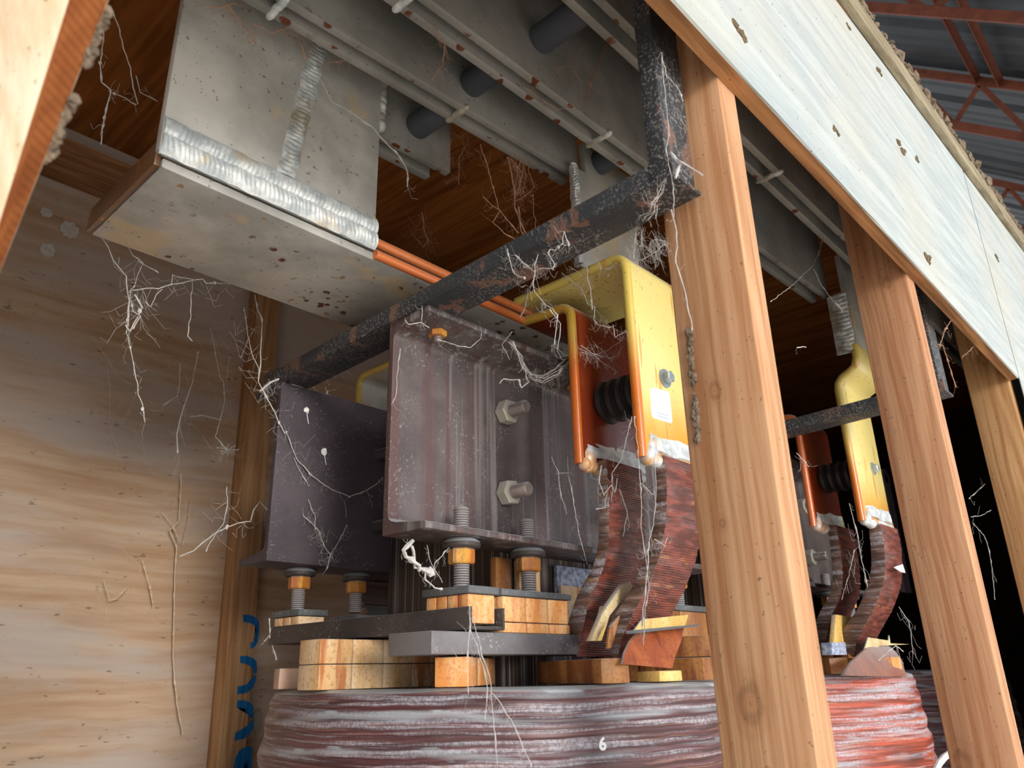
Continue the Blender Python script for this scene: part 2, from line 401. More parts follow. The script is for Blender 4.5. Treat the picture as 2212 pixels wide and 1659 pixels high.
# shed roof: pitched corrugated sheet, ribs run down the slope
SL = .85
def roofz(y): return 3.36 + SL * (y - .25)
b = new()
y0, y1 = -1.25, 4.0
nx = 506
top = []
for j, y in enumerate((y0, y1)):
    row = []
    for i in range(nx + 1):
        x = -8.0 + 18.5 * i / nx
        k = i % 13
        h = (0.0, .0, .0, .03, .03, .0, .0, .0, .008, .0, .0, .008, .0)[k]
        row.append(b.verts.new((x, y - h * .65, roofz(y) + .06 + h * .76)))
    top.append(row)
for i in range(nx): b.faces.new((top[0][i], top[0][i + 1], top[1][i + 1], top[1][i]))
struct(obj('ceiling_shed_roof', b, M['roof'], smooth=False), 'dark ribbed metal roof of the shed', 'roof')
def angle_bar(b, p0, p1, w):
    d = Vector(p1) - Vector(p0)
    d, u, v = frame(d); L = (Vector(p1) - Vector(p0))
    p0 = Vector(p0); t = w * .18
    prism(b, [p0 + u * -w / 2 + v * -w / 2, p0 + u * w / 2 + v * -w / 2, p0 + u * w / 2 + v * (-w / 2 + t), p0 + u * (-w / 2 + t) + v * (-w / 2 + t), p0 + u * (-w / 2 + t) + v * w / 2, p0 + u * -w / 2 + v * w / 2], L)
def truss(X, yA, yB, step, ph, depth, label):
    t = thing('roof_truss', label, 'roof truss', 'rust red roof trusses')
    for nm, off in (('top_chord', -.03), ('bottom_chord', -.03 - depth)):
        b = new(); angle_bar(b, (X, yA, roofz(yA) + off), (X, yB, roofz(yB) + off), .058)
        obj(nm, b, M['rust'], t, smooth=False)
    y = yA + ph; up = True
    while y + step < yB:
        a = (X, y, roofz(y) - .05 - (0 if up else depth - .03)); c = (X, y + step, roofz(y + step) - .05 - (depth - .03 if up else 0))
        b = new(); angle_bar(b, a, c, .034); obj('web_strut', b, M['rust'], t, smooth=False)
        up = not up; y += step
    return t
truss(5.0, -1.1, 2.6, .19, .02, .40, 'rust red zigzag truss crossing the middle of the roof view')
truss(6.7, -1.1, 3.0, .20, .1, .42, 'rust red truss lowest and farthest under the metal roof')
truss(3.78, -1.1, 2.6, .3, .05, .34, 'nearest rust red truss beam at the top right corner')
def purlin(y, label):
    b = new(); angle_bar(b, (3.78, y, roofz(y) - .03), (5.0, y, roofz(y) - .03), .04)
    tag(obj('roof_brace', b, M['rust_dark'], smooth=False), label, 'brace', 'thin roof braces between trusses')
purlin(.33, 'thin rust brace under the metal roof, right of two')
purlin(.44, 'thin dusty rust brace under the metal roof, left of two')
# ------------------------------------------------------------------ studs and boards of the crate
def stud(x, mat, label):
    b = new(); box(b, x, x + .044, .2986, .3876, -1.32, 1.0)
    return tag(obj('wall_stud', b, mat, bev=.003), label, 'stud', 'upright studs of the open crate wall')
stud(.69, M['fir_near'], 'nearest upright wooden stud, with a big round knot at its foot')
stud(1.356, M['fir_mid'], 'middle upright stud with an oval knot just under the white board')
stud(2.115, M['fir_far'], 'farthest upright stud, under the lower right end of the white board')
# header board: weathered plywood with a brown raw lower edge
hb = thing('header_board', 'wide weathered white plywood board nailed across the tops of the studs', 'board')
b = new()
def hz(x): return .985 + (x + .05) * .118
n = 40
fr = []; bk = []
for i in range(n + 1):
    x = -.05 + (2.115 + .05) * i / n
    fr.append(x)
for i in range(n):
    xa, xb = fr[i], fr[i + 1]
def strip(b, y0, y1, zf0, zf1, jag=0.0):
    a = []; 
    for i, x in enumerate(fr):
        j = jag * mn.noise(Vector((x * 30, 0, 3)))
        a.append([b.verts.new((x, y0, zf0(x) + j)), b.verts.new((x, y0, zf1(x))), b.verts.new((x, y1, zf1(x))), b.verts.new((x, y1, zf0(x)))])
    for p, q in zip(a, a[1:]):
        for k in range(4): b.faces.new((p[k], p[(k + 1) % 4], q[(k + 1) % 4], q[k]))
    b.faces.new(a[0]); b.faces.new(list(reversed(a[-1])))
fr = [-.62 + 2.735 * i / n for i in range(n + 1)]
strip(b, .2765, .2795, lambda x: .641, lambda x: hz(x), .004); obj('face_ply', b, M['ply_white'], hb, smooth=False)
b = new(); strip(b, .2796, .2983, lambda x: .640, lambda x: hz(x), .002); obj('core_ply', b, M['board_edge'], hb, smooth=False)
b = new()
fr = [-.05 + 4.37 * i / n for i in range(n + 1)]
strip(b, .2600, .2764, lambda x: hz(x) + .002, lambda x: hz(x) + .052); bt = tag(obj('batten', b, M['batten'], bev=.002), 'narrow dusty batten along the top edge of the white board', 'batten')
b = new()
for i in range(620):
    x = .5 + random.random() * 3.2
    lump(b, (x, .257 + random.random() * .010, hz(x) + .052 + random.random() * .012), .003 + random.random() ** 2 * .010, (1.5, .8, 1), i, 1, 1.0)
tag(obj('dust_ridge', b, M['dust'], smooth=False), 'ragged ridge of dust lying on the batten over the white board', 'dust', kind='stuff')
b = new(); prism(b, [(2.13, .2795, -CAMZ), (4.32, .2795, -CAMZ), (4.32, .2795, hz(4.32)), (2.13, .2795, hz(2.13))], (0, -.003, 0))
tag(obj('sheathing_board', b, M['ply_white'], bev=.002), 'weathered plywood sheet standing beyond the end of the white board', 'board')
MUD = [((1597, 68), .011, 'dry mud lump on the white board near its upper left'), ((1945, 320), .014, 'ragged mud tube on the middle of the white board'), ((1980, 345), .009, 'thin dark mud streak beside the mud tube on the white board'),
       ((2003, 560), .012, 'mud lump near the lower edge of the white board'), ((2153, 560), .011, 'mud lump at the right end of the white board'), ((1897, 152), .012, 'mud lump just under the batten of the white board'),
       ((1832, 58), .008, 'small mud spot topmost under the batten of the white board'), ((1805, 285), .009, 'pale mud scrape at the centre left of the white board')]
for k, ((px, py), r, lb) in enumerate(MUD):
    p = un(px, py, 'Y', .2765); b = new(); r *= 1.35
    for q in range(5):
        lump(b, p + Vector(((q - 2) * r * .35, -.001 * random.random(), random.uniform(-.4, .4) * r)), r * random.uniform(.28, .5), (1, .45, .8), k * 7 + q, 2, .7)
    tag(obj('mud_lump', b, M['mud']), lb, 'mud', 'dried mud lumps on the white board')
# leaning timber at the left edge, very close to the lens
b = new()
def ext(a, c): return a + (c - a) * ((-CAMZ - a.z) / (c.z - a.z))
N0, N1 = at(168, -70, .42), at(-52, 640, .42)
R0, R1 = at(264, -70, .445), at(-28, 660, .445)
L0, L1 = at(-30, -90, .45), at(-300, 600, .45)
dN = (N1 - N0).normalized()
rg = []
for n_, r_, l_ in (tuple(p - dN * .27 for p in (N0, R0, L0)), (N0, R0, L0), (N1, R1, L1), tuple(p + dN * ((-CAMZ - p.z) / dN.z) for p in (N1, R1, L1))):
    rg.append([b.verts.new(p) for p in (n_, r_, (l_ + r_) / 2 * 1.07, l_)])
skin(b, rg)
lt = obj('leaning_timber', b, M['fir_sunlit'], bev=.0008)
lt.data.materials.append(M['fir_shaded'])
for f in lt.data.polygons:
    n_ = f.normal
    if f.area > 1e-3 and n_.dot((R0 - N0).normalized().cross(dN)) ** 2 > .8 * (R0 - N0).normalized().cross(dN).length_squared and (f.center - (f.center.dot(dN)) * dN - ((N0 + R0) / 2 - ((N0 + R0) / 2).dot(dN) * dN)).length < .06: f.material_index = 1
tag(lt, 'leaning saw-marked timber at the left edge, close to the viewer', 'timber')
b = new()
for i in range(130):
    s = random.choice((.04, .1, .13, .3, .36, .42)) + random.random() * .07 + .08
    p = at(264 - 292 * s + random.uniform(-6, 8), -70 + 730 * s, .447)
    lump(b, p, random.uniform(.0010, .0034), (1, 1, 1.3), i, 2, .9)
tag(obj('dust_clump', b, M['dust'], smooth=False), 'grey dust crusted on the right edge of the leaning timber', 'dust', kind='stuff')
# back stud with cut stencil letters
bs = thing('back_stud', 'wooden stud on the back wall with blue stencilled letters', 'stud')
b = new()
xa = .955; 
hexa(b, [(.922, 1.70, -1.32), (.985, 1.70, -1.32), (.948, 1.70, 1.07), (.883, 1.70, 1.07), (.922, 1.749, -1.32), (.985, 1.749, -1.32), (.948, 1.749, 1.07), (.883, 1.749, 1.07)])
obj('post', b, M['fir_back'], bs, bev=.002)
def zp(x, y): return un(460 + x / 4.62, 1300 + y / 4.62, 'Y', 1.6994)
LET = [
 [[(300, 130), (360, 130), (420, 155), (458, 200), (462, 270), (458, 340), (448, 400), (420, 450), (375, 475), (375, 410), (410, 395), (435, 350), (443, 300), (430, 250), (390, 220), (350, 210), (305, 205)]],
 [[(270, 545), (340, 540), (400, 565), (436, 600), (440, 660), (437, 720), (415, 720), (400, 670), (370, 640), (320, 620), (275, 615)], [(432, 740), (424, 800), (400, 860), (340, 910), (245, 928), (245, 850), (310, 845), (360, 820), (395, 780), (410, 740)]],
 [[(243, 985), (320, 985), (380, 1010), (405, 1060), (402, 1160), (385, 1165), (375, 1120), (350, 1085), (310, 1065), (240, 1060)], [(408, 1185), (403, 1250), (378, 1310), (310, 1370), (212, 1390), (225, 1310), (280, 1295), (340, 1260), (375, 1220), (388, 1185)]],
 [[(388, 1450), (320, 1450), (260, 1490), (225, 1560), (205, 1659), (195, 1760), (250, 1760), (260, 1659), (275, 1590), (310, 1540), (345, 1535), (360, 1560), (365, 1600), (352, 1659), (345, 1720), (380, 1720), (384, 1659)]]]
for g in LET:
    b = new()
    for poly in g: prism(b, [zp(*p) for p in poly], (0, .0008, 0))
    bmesh.ops.triangulate(b, faces=b.faces[:])
    obj('stencil_letter', b, M['blue_ink'], bs, smooth=False, label='blue stencilled letter cut off by the stud edge')
b = new(); prism(b, [un(x, y, 'Y', 1.7495) for x, y in ((548, 1540), (560, 1530), (566, 1545), (562, 1580), (552, 1592), (546, 1570))], (0, -.003, 0))
tag(obj('wall_patch', b, M['putty'], smooth=False), 'small pale patch on the back wall beside the lettered stud', 'patch')
# ------------------------------------------------------------------ aluminium box end and busbars under the lid
bx = thing('bus_box', 'big pale aluminium box end with a wide weld along its bottom', 'busbar box')
def yplate(b, pts, y0, y1): prism(b, [(x, y0, z) for x, z in pts], (0, y1 - y0, 0))
b = new(); box(b, .262, .562, .764, .778, .556, 1.18); obj('front_plate', b, M['alu'], bx, bev=.003)
def bead(b, p0, p1, r, n, side=(0, -1, 0), sq=1.0, amp=.4):
    p0, p1 = Vector(p0), Vector(p1)
    d, u, w = frame(p1 - p0); L = (p1 - p0).length
    for i in range(n):
        p = p0 + (p1 - p0) * ((i + .5) / n)
        q = bmesh.ops.create_icosphere(b, subdivisions=2, radius=1.0)
        k = r * random.uniform(.85, 1.15); off = (u * random.uniform(-.1, .1) + w * random.uniform(-.1, .1)) * r
        for v in q['verts']:
            c = v.co
            v.co = p + off + d * c.x * (L / n * 1.7) + u * c.y * k + w * c.z * k
def weldstrip(b, p0, p1, q0, q1, out, h, k=.0055, lobes=2, n=None, seed=0):
    # a flattened weld: strip from edge p0-p1 to edge q0-q1, bulging along out with chevron ripples
    p0, p1, q0, q1, out = Vector(p0), Vector(p1), Vector(q0), Vector(q1), Vector(out)
    L = (p1 - p0).length; n = n or int(L / .0012); m = 14; rows = []
    for i in range(n + 1):
        a = p0.lerp(p1, i / n); c = q0.lerp(q1, i / n); row = []
        for j in range(m + 1):
            t = j / m; s_ = L * i / n
            lb = abs(math.sin(math.pi * t * lobes)); wv = math.sin(math.pi * t)
            ph = (s_ + .006 * wv + .003 * mn.noise(Vector((s_ * 60, t * 2, seed)))) / k
            rip = abs(math.sin(math.pi * ph))
            hh = h * (.55 * wv + .45 * lb ** .7) * (.72 + .28 * rip) * (1 + .35 * mn.noise(Vector((s_ * 45, t * 3, seed + 5))))
            wob = .0025 * mn.noise(Vector((s_ * 50, 3, seed)))
            row.append(b.verts.new(a.lerp(c, t) + (c - a).normalized() * wob + out * max(hh, -.001)))
        rows.append(row)
    for r0, r1 in zip(rows, rows[1:]):
        for j in range(m): b.faces.new((r0[j], r1[j], r1[j + 1], r0[j + 1]))
    back = [[b.verts.new(p0.lerp(p1, i) - out * .002), b.verts.new(q0.lerp(q1, i) - out * .002)] for i in (0, 1)]
    b.faces.new((back[0][0], back[1][0], back[1][1], back[0][1]))
b = new()
weldstrip(b, (.263, .7635, .552), (.562, .7635, .552), (.263, .7645, .603), (.562, .7645, .603), (0, -1, 0), .0085, .006, 2)
obj('bottom_weld', b, M['weld'], bx, label='bright lumpy weld along the lower edge')
b = new(); weldstrip(b, (.404, .7645, .60), (.444, .7645, .90), (.432, .7645, .60), (.472, .7645, .90), (0, -1, 0), .005, .007, 1, seed=3)
obj('seam_weld', b, M['weld_dull'], bx, label='dull vertical weld seam')
# horizontal pair of plates (copper coloured varnished edges) that leaves the box to the right
hp = thing('flat_busbar', 'pair of flat horizontal bus plates with orange varnished edges, below the notch', 'busbar')
b = new(); box(b, .262, .2695, .772, .970, .5405, .574); obj('end_edge', b, M['brown_edge'], hp, bev=.002, label='brown varnished end edge')
b = new(); box(b, .270, 1.03, .770, .972, .540, .5525); obj('lower_plate', b, M['alu_under'], hp, bev=.002)
b = new(); box(b, .564, 1.03, .781, .960, .566, .580); obj('upper_plate', b, M['alu_under'], hp, bev=.002)
b = new(); cyl(b, (.563, .7655, .547), (.905, .7655, .547), .0068, 12); obj('lower_edge', b, M['copper_edge'], hp, label='orange varnished lower edge')
b = new(); cyl(b, (.563, .7765, .573), (.905, .7765, .573), .0075, 12); obj('upper_edge', b, M['copper_edge'], hp, label='orange varnished upper edge')
def pairbar(y, x0, x1, zb0, zb1, gap, label, endw=None, ztop=1.17):
    t = thing('busbar', label, 'busbar', 'twin-plate busbars under the crate lid')
    for nm, ya in (('near_plate', y), ('far_plate', y + .013 + gap)):
        b = new(); zf = lambda x: zb0 + (zb1 - zb0) * (x - x0) / (x1 - x0)
        yplate(b, [(x0, zf(x0)), (x1, zf(x1)), (x1, ztop), (x0, ztop)], ya, ya + .013)
        obj(nm, b, M['alu_bus'], t, bev=.0015)
    for s in (.45, .62, .82):
        xx = x0 + (x1 - x0) * s
        b = new(); bead(b, (xx, y + .002, zb0 + (zb1 - zb0) * s + .001), (xx, y + .024 + gap, zb0 + (zb1 - zb0) * s + .001), .0055, 6); obj('weld_tack', b, M['weld_dull'], t)
    return t
B1 = pairbar(.660, -.58, .905, .701, .796, .014, 'busbar with an end weld that drops to the grey plate, second from the box')
B2 = pairbar(.545, -.58, 1.70, .7376, .806, .016, 'middle spotted busbar running between the studs', ztop=1.165)
B3 = pairbar(.415, -.58, 3.3, .810, .820, .016, 'spotted busbar nearest the white board', ztop=1.16)
st = thing('busbar_stub', 'short sawn-off twin busbar end jutting from the box plate over the notch', 'busbar')
for nm, ya, x1 in (('near_plate', .770, .716), ('far_plate', .802, .700)):
    b = new(); yplate(b, [(.564, .760), (x1, .766), (x1, 1.17), (.564, 1.17)], ya + .009, ya + .022); obj(nm, b, M['alu_bus'], st, bev=.0015)
b = new(); bead(b, (.566, .772, .765), (.566, .772, .90), .009, 20); obj('stub_weld', b, M['weld_dull'], st)
def spacer(x, z, y0, y1, label):
    b = new(); lathe(b, (x, y0, z), (0, y1 - y0, 0), [(0, .019), (.004, .021), (y1 - y0 - .004, .021), (y1 - y0, .019)], 24)
    return tag(obj('spacer_tube', b, M['pvc']), label, 'spacer', 'grey spacer tubes between busbars')
spacer(.643, .823, .588, .659, 'grey spacer tube in the middle row, between the box and the angle frame')
spacer(.668, .846, .459, .544, 'grey spacer tube highest of those between busbars')
spacer(.640, .812, .703, .778, 'grey spacer tube over the sawn-off busbar stub')
spacer(.945, .835, .588, .659, 'dark spacer end just left of the angle frame post')
# vertical drop plate from the second busbar
dp = thing('drop_plate', 'grey aluminium plate dropping from a busbar behind the angle frame', 'busbar plate')
b = new(); yplate(b, [(.878, .606), (1.05, .606), (1.05, .86), (.905, .86), (.905, .797), (.878, .795)], .646, .6585); obj('plate', b, M['alu'], dp, bev=.002)
b = new(); weldstrip(b, (.8775, .660, .61), (.8775, .660, .80), (.884, .645, .61), (.884, .645, .80), (-.8, -.6, 0), .012, .006, 1, seed=4); obj('edge_weld', b, M['weld_dull'], dp, label='amber ripple weld down the left edge')
# ------------------------------------------------------------------ terminal plates, leads and insulator
def ribbon_yz(b, path, th, x0, x1):       # plate following a path in Y-Z, thickness th, swept along X
    pts = [Vector((0, y, z)) for y, z in path]
    A = []; B = []
    for i, p in enumerate(pts):
        d = (pts[min(i + 1, len(pts) - 1)] - pts[max(i - 1, 0)]).normalized()
        nrm = Vector((0, -d.z, d.y))
        A.append(p + nrm * th / 2); B.append(p - nrm * th / 2)
    poly = A + list(reversed(B))
    prof = [(p.y, p.z) for p in poly]
    m = len(A)
    va = [b.verts.new((x0, y, z)) for y, z in prof]; vb = [b.verts.new((x1, y, z)) for y, z in prof]
    k = len(prof)
    for i in range(k): b.faces.new((va[i], va[(i + 1) % k], vb[(i + 1) % k], vb[i]))
    for i in range(m - 1):
        j = k - 1 - i
        b.faces.new((va[i], va[i + 1], va[j - 1], va[j])); b.faces.new((vb[j], vb[j - 1], vb[i + 1], vb[i]))
def arc(cy, cz, r, a0, a1, n=8): return [(cy + r * math.cos(math.radians(a0 + (a1 - a0) * i / n)), cz + r * math.sin(math.radians(a0 + (a1 - a0) * i / n))) for i in range(n + 1)]
def terminal(name, x0, x1, path, mats, label, weldcol, bolt=None, sticker=False, group=None, wz=None, wy=None):
    t = thing(name, label, 'terminal plate', group)
    b = new(); ribbon_yz(b, path, .015, x0 + .004, x1); obj('plate', b, M[mats[0]], t, bev=.0015)
    b = new()
    tube(b, [(x0 + .004, y, z) for y, z in path], .0079, 12)
    obj('varnished_edge', b, M[mats[1]], t, label='rounded amber edge of the plate')
    y, z = path[0]
    b = new(); bead(b, (x0 + .008, y - .004, z + .001), (x0 + .05, y - .004, z - .002), .010, 9); bead(b, (x0 + .045, y - .004, z + .002), (x1 - .005, y - .004, z + .002), .009, 18)
    lump(b, (x0 + .020, y - .006, z + .008), .012, (1, .8, 1.6), 3, 2, .4)
    obj('weld_bead', b, M['weld_amber'], t, label='glossy amber weld drips at the foot')
    b = new(); hexa(b, [(x0 + .018, y - .0122, z + .012), (x1 - .002, y - .0122, z + .010), (x1 - .002, y - .0078, z + .040), (x0 + .016, y - .0078, z + .034),
                        (x0 + .018, y - .006, z + .012), (x1 - .002, y - .006, z + .010), (x1 - .002, y - .006, z + .040), (x0 + .016, y - .006, z + .034)])
    subdiv(b, 5)
    for v in b.verts: v.co.z += .006 * mn.noise(v.co * 90); v.co.y -= .002 * mn.noise(v.co * 160)
    obj('solder_patch', b, M['weld'], t, label='grey solder smear above the weld')
    if bolt:
        bxp, bz = bolt; yy = y - .0076
        b = new(); lathe(b, (bxp, yy, bz), (0, -1, 0), [(0, .0145), (.002, .0145), (.0022, .009), (.004, .009)], 28); w = obj('washer', b, M['zinc'], t)
        b = new(); lathe(b, (bxp, yy - .004, bz), (0, -1, 0), [(0, .0095), (.007, .0095), (.0085, .0075)], 6, .4); obj('bolt_head', b, M['zinc'], t, smooth=False)
    if sticker:
        yy = y - .0079
        P = [(un(px, py, 'Y', yy)) for px, py in ((1404, 836), (1446, 847), (1453, 916), (1408, 902))]
        b = new(); prism(b, P, (0, .0004, 0)); es = [e for e in b.edges if abs((e.verts[0].co - e.verts[1].co).y) > 3e-4]
        bmesh.ops.bevel(b, geom=es, offset=.003, segments=4, affect='EDGES')
        s = obj('sticker', b, M['sticker'], t, smooth=False, label='white rounded sticker')
        b = new()
        for k, v in enumerate((.80, .90)):
            a = P[0].lerp(P[3], v); c = P[1].lerp(P[2], v)
            for q in range(7):
                u0 = .3 + q * .075; p = a.lerp(c, u0); r_ = a.lerp(c, u0 + .045)
                dz = Vector((0, 0, .0013))
                prism(b, [p + Vector((0, -.0002, 0)), r_ + Vector((0, -.0002, 0)), r_ + dz + Vector((0, -.0002, 0)), p + dz + Vector((0, -.0002, 0))], (0, .0001, 0))
        obj('faint_print', b, M['ink'], s, smooth=False)
    return t
def lead(front, back, x0, x1, label):
    # thick taped bar: left face between the two measured edges, swept along X with a slight taper of the far side
    b = new(); n = 28
    def samp(pl, s):
        f = s * (len(pl) - 1); i = min(int(f), len(pl) - 2); a, c = pl[i], pl[i + 1]; k = f - i
        return (a[0] + (c[0] - a[0]) * k, a[1] + (c[1] - a[1]) * k)
    def res(pl, k=60):
        # even, smoothed resample
        q = [samp(pl, i / k) for i in range(k + 1)]
        for _ in range(14):
            q = [q[0]] + [((q[i - 1][0] + q[i][0] * 2 + q[i + 1][0]) / 4, (q[i - 1][1] + q[i][1] * 2 + q[i + 1][1]) / 4) for i in range(1, k)] + [q[-1]]
        return q
    fr_, bk_ = res(front), res(back)
    rows = []
    for i in range(len(fr_)):
        s = i / (len(fr_) - 1)
        rip = .0012 * mn.noise(Vector((0, 0, i * .9))) + .0008 * (i % 2)
        (y0, z0), (y1, z1) = fr_[i], bk_[i]
        xb = x1 + .004 * mn.noise(Vector((3, 0, i * .5)))
        rows.append([b.verts.new((x0 + rip, y0 - rip, z0)), b.verts.new((x0 + rip, y1 + rip, z1)), b.verts.new((xb, y1 + rip, z1)), b.verts.new((xb, y0 - rip, z0))])
    for p, q in zip(rows, rows[1:]):
        for k in range(4): b.faces.new((p[k], p[(k + 1) % 4], q[(k + 1) % 4], q[k]))
    b.faces.new(rows[0]); b.faces.new(list(reversed(rows[-1])))
    o = obj('taped_lead', b, M['lead'], bev=.0022, seg=2)
    o.data.materials.append(M['lead_side'])
    for f in o.data.polygons:
        if f.normal.x < -.6: f.material_index = 1
    return tag(o, label, 'lead', 'brown taped coil leads')
LF = [(.542, .278), (.5406, .2375), (.548, .1876), (.5587, .1502), (.5852, .1052), (.6102, .0748), (.632, .045), (.645, .012)]
LB = [(.556, .278), (.5603, .2255), (.5657, .1883), (.5798, .1583), (.6017, .1176), (.6196, .0953), (.6498, .0665), (.664, .036)]
RF = [(.640, .292), (.640, .2256), (.645, .1714), (.6558, .1385), (.6804, .1039), (.698, .066), (.710, .02)]
RB = [(.655, .292), (.658, .2287), (.663, .1736), (.6752, .1405), (.7023, .1115), (.722, .0780), (.738, .035)]
YP = [(.5585, .272), (.5585, .40), (.5585, .552)] + arc(.5585 + .022, .563, .022, 180, 90)[1:] + [(.68, .585), (.779, .586)]
IP = [(.6680, .285), (.668, .40), (.668, .512)] + arc(.668 + .022, .520, .022, 180, 90)[1:] + [(.72, .543), (.766, .5465)]
terminal('terminal_plate', .865, 1.035, YP, ('yellow', 'yellow_edge'), 'yellow varnished terminal plate with a white sticker beside the nearest stud', 'weld_amber', bolt=(un(1437, 818, 'Y', .55).x, un(1437, 818, 'Y', .55).z), sticker=True, group='bent terminal plates')
terminal('terminal_plate', .868, 1.03, IP, ('red_plate', 'red_edge'), 'dark red terminal plate with an amber edge behind the yellow plate', 'weld_amber', group='bent terminal plates')
lead(LF, LB, .898, .992, 'brown taped lead hanging under the yellow plate, left of the nearest stud')
lead(RF, RB, .900, .992, 'dark brown taped lead under the red plate, behind the front lead')
def insulator(x, z, y0, y1, label):
    b = new(); prof = []; L = y1 - y0; nr = 5
    for i in range(nr):
        a = L * i / nr; s = L / nr
        prof += [(a, .026), (a + s * .2, .033), (a + s * .55, .034), (a + s * .8, .028)]
    prof.append((L, .026))
    lathe(b, (x, y0, z), (0, L, 0), prof, 32)
    return tag(obj('ribbed_insulator', b, M['black']), label, 'insulator', 'black ribbed insulators between terminal plates')
insulator(.930, .388, .567, .6595, 'black ribbed insulator between the yellow and red plates left of the nearest stud')
terminal('terminal_plate', .930, 1.09, [(1.86 - y, z + .03) for y, z in YP[:-1]] + [(.98, .616)], ('alu', 'yellow_edge'), 'amber-edged terminal plate at the back, glimpsed between the two near channels', 'weld_amber', group='bent terminal plates')
lead([(1.86 - y, z + .02) for y, z in LF], [(1.86 - y, z + .02) for y, z in LB], .935, 1.03, 'brown taped lead glimpsed below the back channel')
b = new(); P = un(1915, 1035, 'Y', .70)
lathe(b, P, (0, 1, 0), [(0, .013), (0, .030), (.014, .030), (.014, .013), (0, .013)], 28); box(b, P.x - .026, P.x + .028, .7005, .7135, .19, P.z - .02)
tag(obj('lifting_lug', b, M['steel_dark']), 'dark round-holed lug behind the far yellow plate, beside the middle stud', 'lug')
# second unit, seen between the first two studs: the upper plate is offset and joined by an S bend
DX = .82
YP2 = [(.5585, .285), (.5585, .42), (.5585, .575)] + [(.556, .592), (.545, .605), (.530, .612), (.515, .622), (.508, .640), (.507, .672)]
terminal('terminal_plate', 1.685, 1.855, YP2, ('yellow', 'yellow_edge'), 'yellow terminal plate with an S bend, seen between the first two studs', 'weld_amber', bolt=(1.80, .415), group='bent terminal plates')
IP2 = [(y + .0, z + .005) for y, z in IP]
terminal('terminal_plate', 1.700, 1.865, IP2, ('red_plate', 'copper_edge'), 'dark red terminal plate with orange edge, seen between the first two studs', 'weld_amber', group='bent terminal plates')
lead([(y - .004, z + .005) for y, z in LF], [(y + .006, z + .005) for y, z in LB], 1.735, 1.845, 'reddish taped lead under the S-bent plate, between the first two studs')
lead([(y, z + .005) for y, z in RF], [(y + .004, z + .005) for y, z in RB], 1.762, 1.868, 'dark taped lead behind the reddish one, between the first two studs')
insulator(1.775, .405, .567, .6595, 'black ribbed insulator between the plates seen past the nearest stud')
b = new(); box(b, 1.690, 1.90, .5005, .5135, .6735, .90); tag(obj('hanger_plate', b, M['alu'], bev=.001), 'grey plate hanging in the dark above the S-bent yellow plate', 'busbar plate')
b = new(); weldstrip(b, (1.683, .5440, .655), (1.683, .5440, .80), (1.6895, .503, .655), (1.6895, .503, .80), (-.75, -.66, 0), .013, .010, 1, seed=6)
tag(obj('ripple_weld', b, M['weld_dull']), 'rippled vertical weld above the S-bent plate, in the dark past the nearest stud', 'weld')
b = new(); prism(b, [un(px, py, 'Y', .528) for px, py in ((1931, 1226), (1950, 1219), (1956, 1238), (1946, 1236))], (0, .001, 0))
tag(obj('paper_scrap', b, M['white_paint'], smooth=False), 'white paper scrap stuck to the right taped lead', 'scrap')
# ------------------------------------------------------------------ angle iron frames
def angle_frame(x, dz, label, ytop):
    t = thing('angle_frame', label, 'frame', 'angle iron frames over the transformers')
    b = new()                       # horizontal angle along Y (slightly low at the far end)
    sl = -.030
    zz = lambda y: .508 + dz + sl * (y - .33)
    ya, yb = .328, 1.130
    w, h, th = .058, .024, .005
    prof = [(0, 0), (w, 0), (w, -.005), (w + .0, -.005)]
    pts = lambda y: [(x, y, zz(y)), (x + th, y, zz(y)), (x + th, y, zz(y) - h + th), (x + w, y, zz(y) - h + th), (x + w, y, zz(y) - h), (x, y, zz(y) - h)]
    A = [b.verts.new(p) for p in pts(ya)]; B = [b.verts.new(p) for p in pts(yb)]
    for i in range(6): b.faces.new((A[i], A[(i + 1) % 6], B[(i + 1) % 6], B[i]))
    b.faces.new(A); b.faces.new(list(reversed(B)))
    obj('cross_angle', b, M['angle'], t, bev=.0012)
    b = new()
    z0 = zz(.31) - h + .001; z1 = ytop
    P = [(x - .001, .356), (x + .004, .356), (x + .004, .339), (x + .058, .339), (x + .058, .334), (x - .001, .334)]
    A = [b.verts.new((px, py, z0)) for px, py in P]; B = [b.verts.new((px, py, z1)) for px, py in P]
    for i in range(6): b.faces.new((A[i], A[(i + 1) % 6], B[(i + 1) % 6], B[i]))
    b.faces.new(A); b.faces.new(list(reversed(B)))
    obj('upright_angle', b, M['angle'], t, bev=.0012)
    return t
angle_frame(.6145, 0, 'black and rust angle iron frame across the near transformer', 1.16)
angle_frame(1.585, .006, 'dark angle iron frame seen past the nearest stud', 1.16)
# ------------------------------------------------------------------ channel beams
def channel(yw, sgn, x0, x1, mat, label, z1=.4725):
    t = thing('channel_beam', label, 'steel channel', 'steel channel beams clamping the core')
    b = new(); z0 = .170; fl = .073; tw = .010; tf = .009
    def P(d, z): return (yw + sgn * d, z)      # d: distance out of the web towards the flange side
    prof = [P(-tw, z0), P(fl, z0), P(fl + .001, z0 + .004), P(fl, z0 + tf), P(.016, z0 + .015), P(.006, z0 + .018), P(.0015, z0 + .022), P(0, z0 + .030),
            P(0, z1 - .030), P(.0015, z1 - .022), P(.006, z1 - .018), P(.016, z1 - .015), P(fl, z1 - tf), P(fl + .001, z1 - .004), P(fl, z1), P(-tw, z1)]
    va = [b.verts.new((x0, y, z)) for y, z in prof]; vb = [b.verts.new((x1, y, z)) for y, z in prof]
    k = len(prof)
    for i in range(k): b.faces.new((va[i], va[(i + 1) % k], vb[(i + 1) % k], vb[i]))
    b.faces.new(va); b.faces.new(list(reversed(vb)))
    obj('beam', b, mat, t, bev=.0012)
    return t
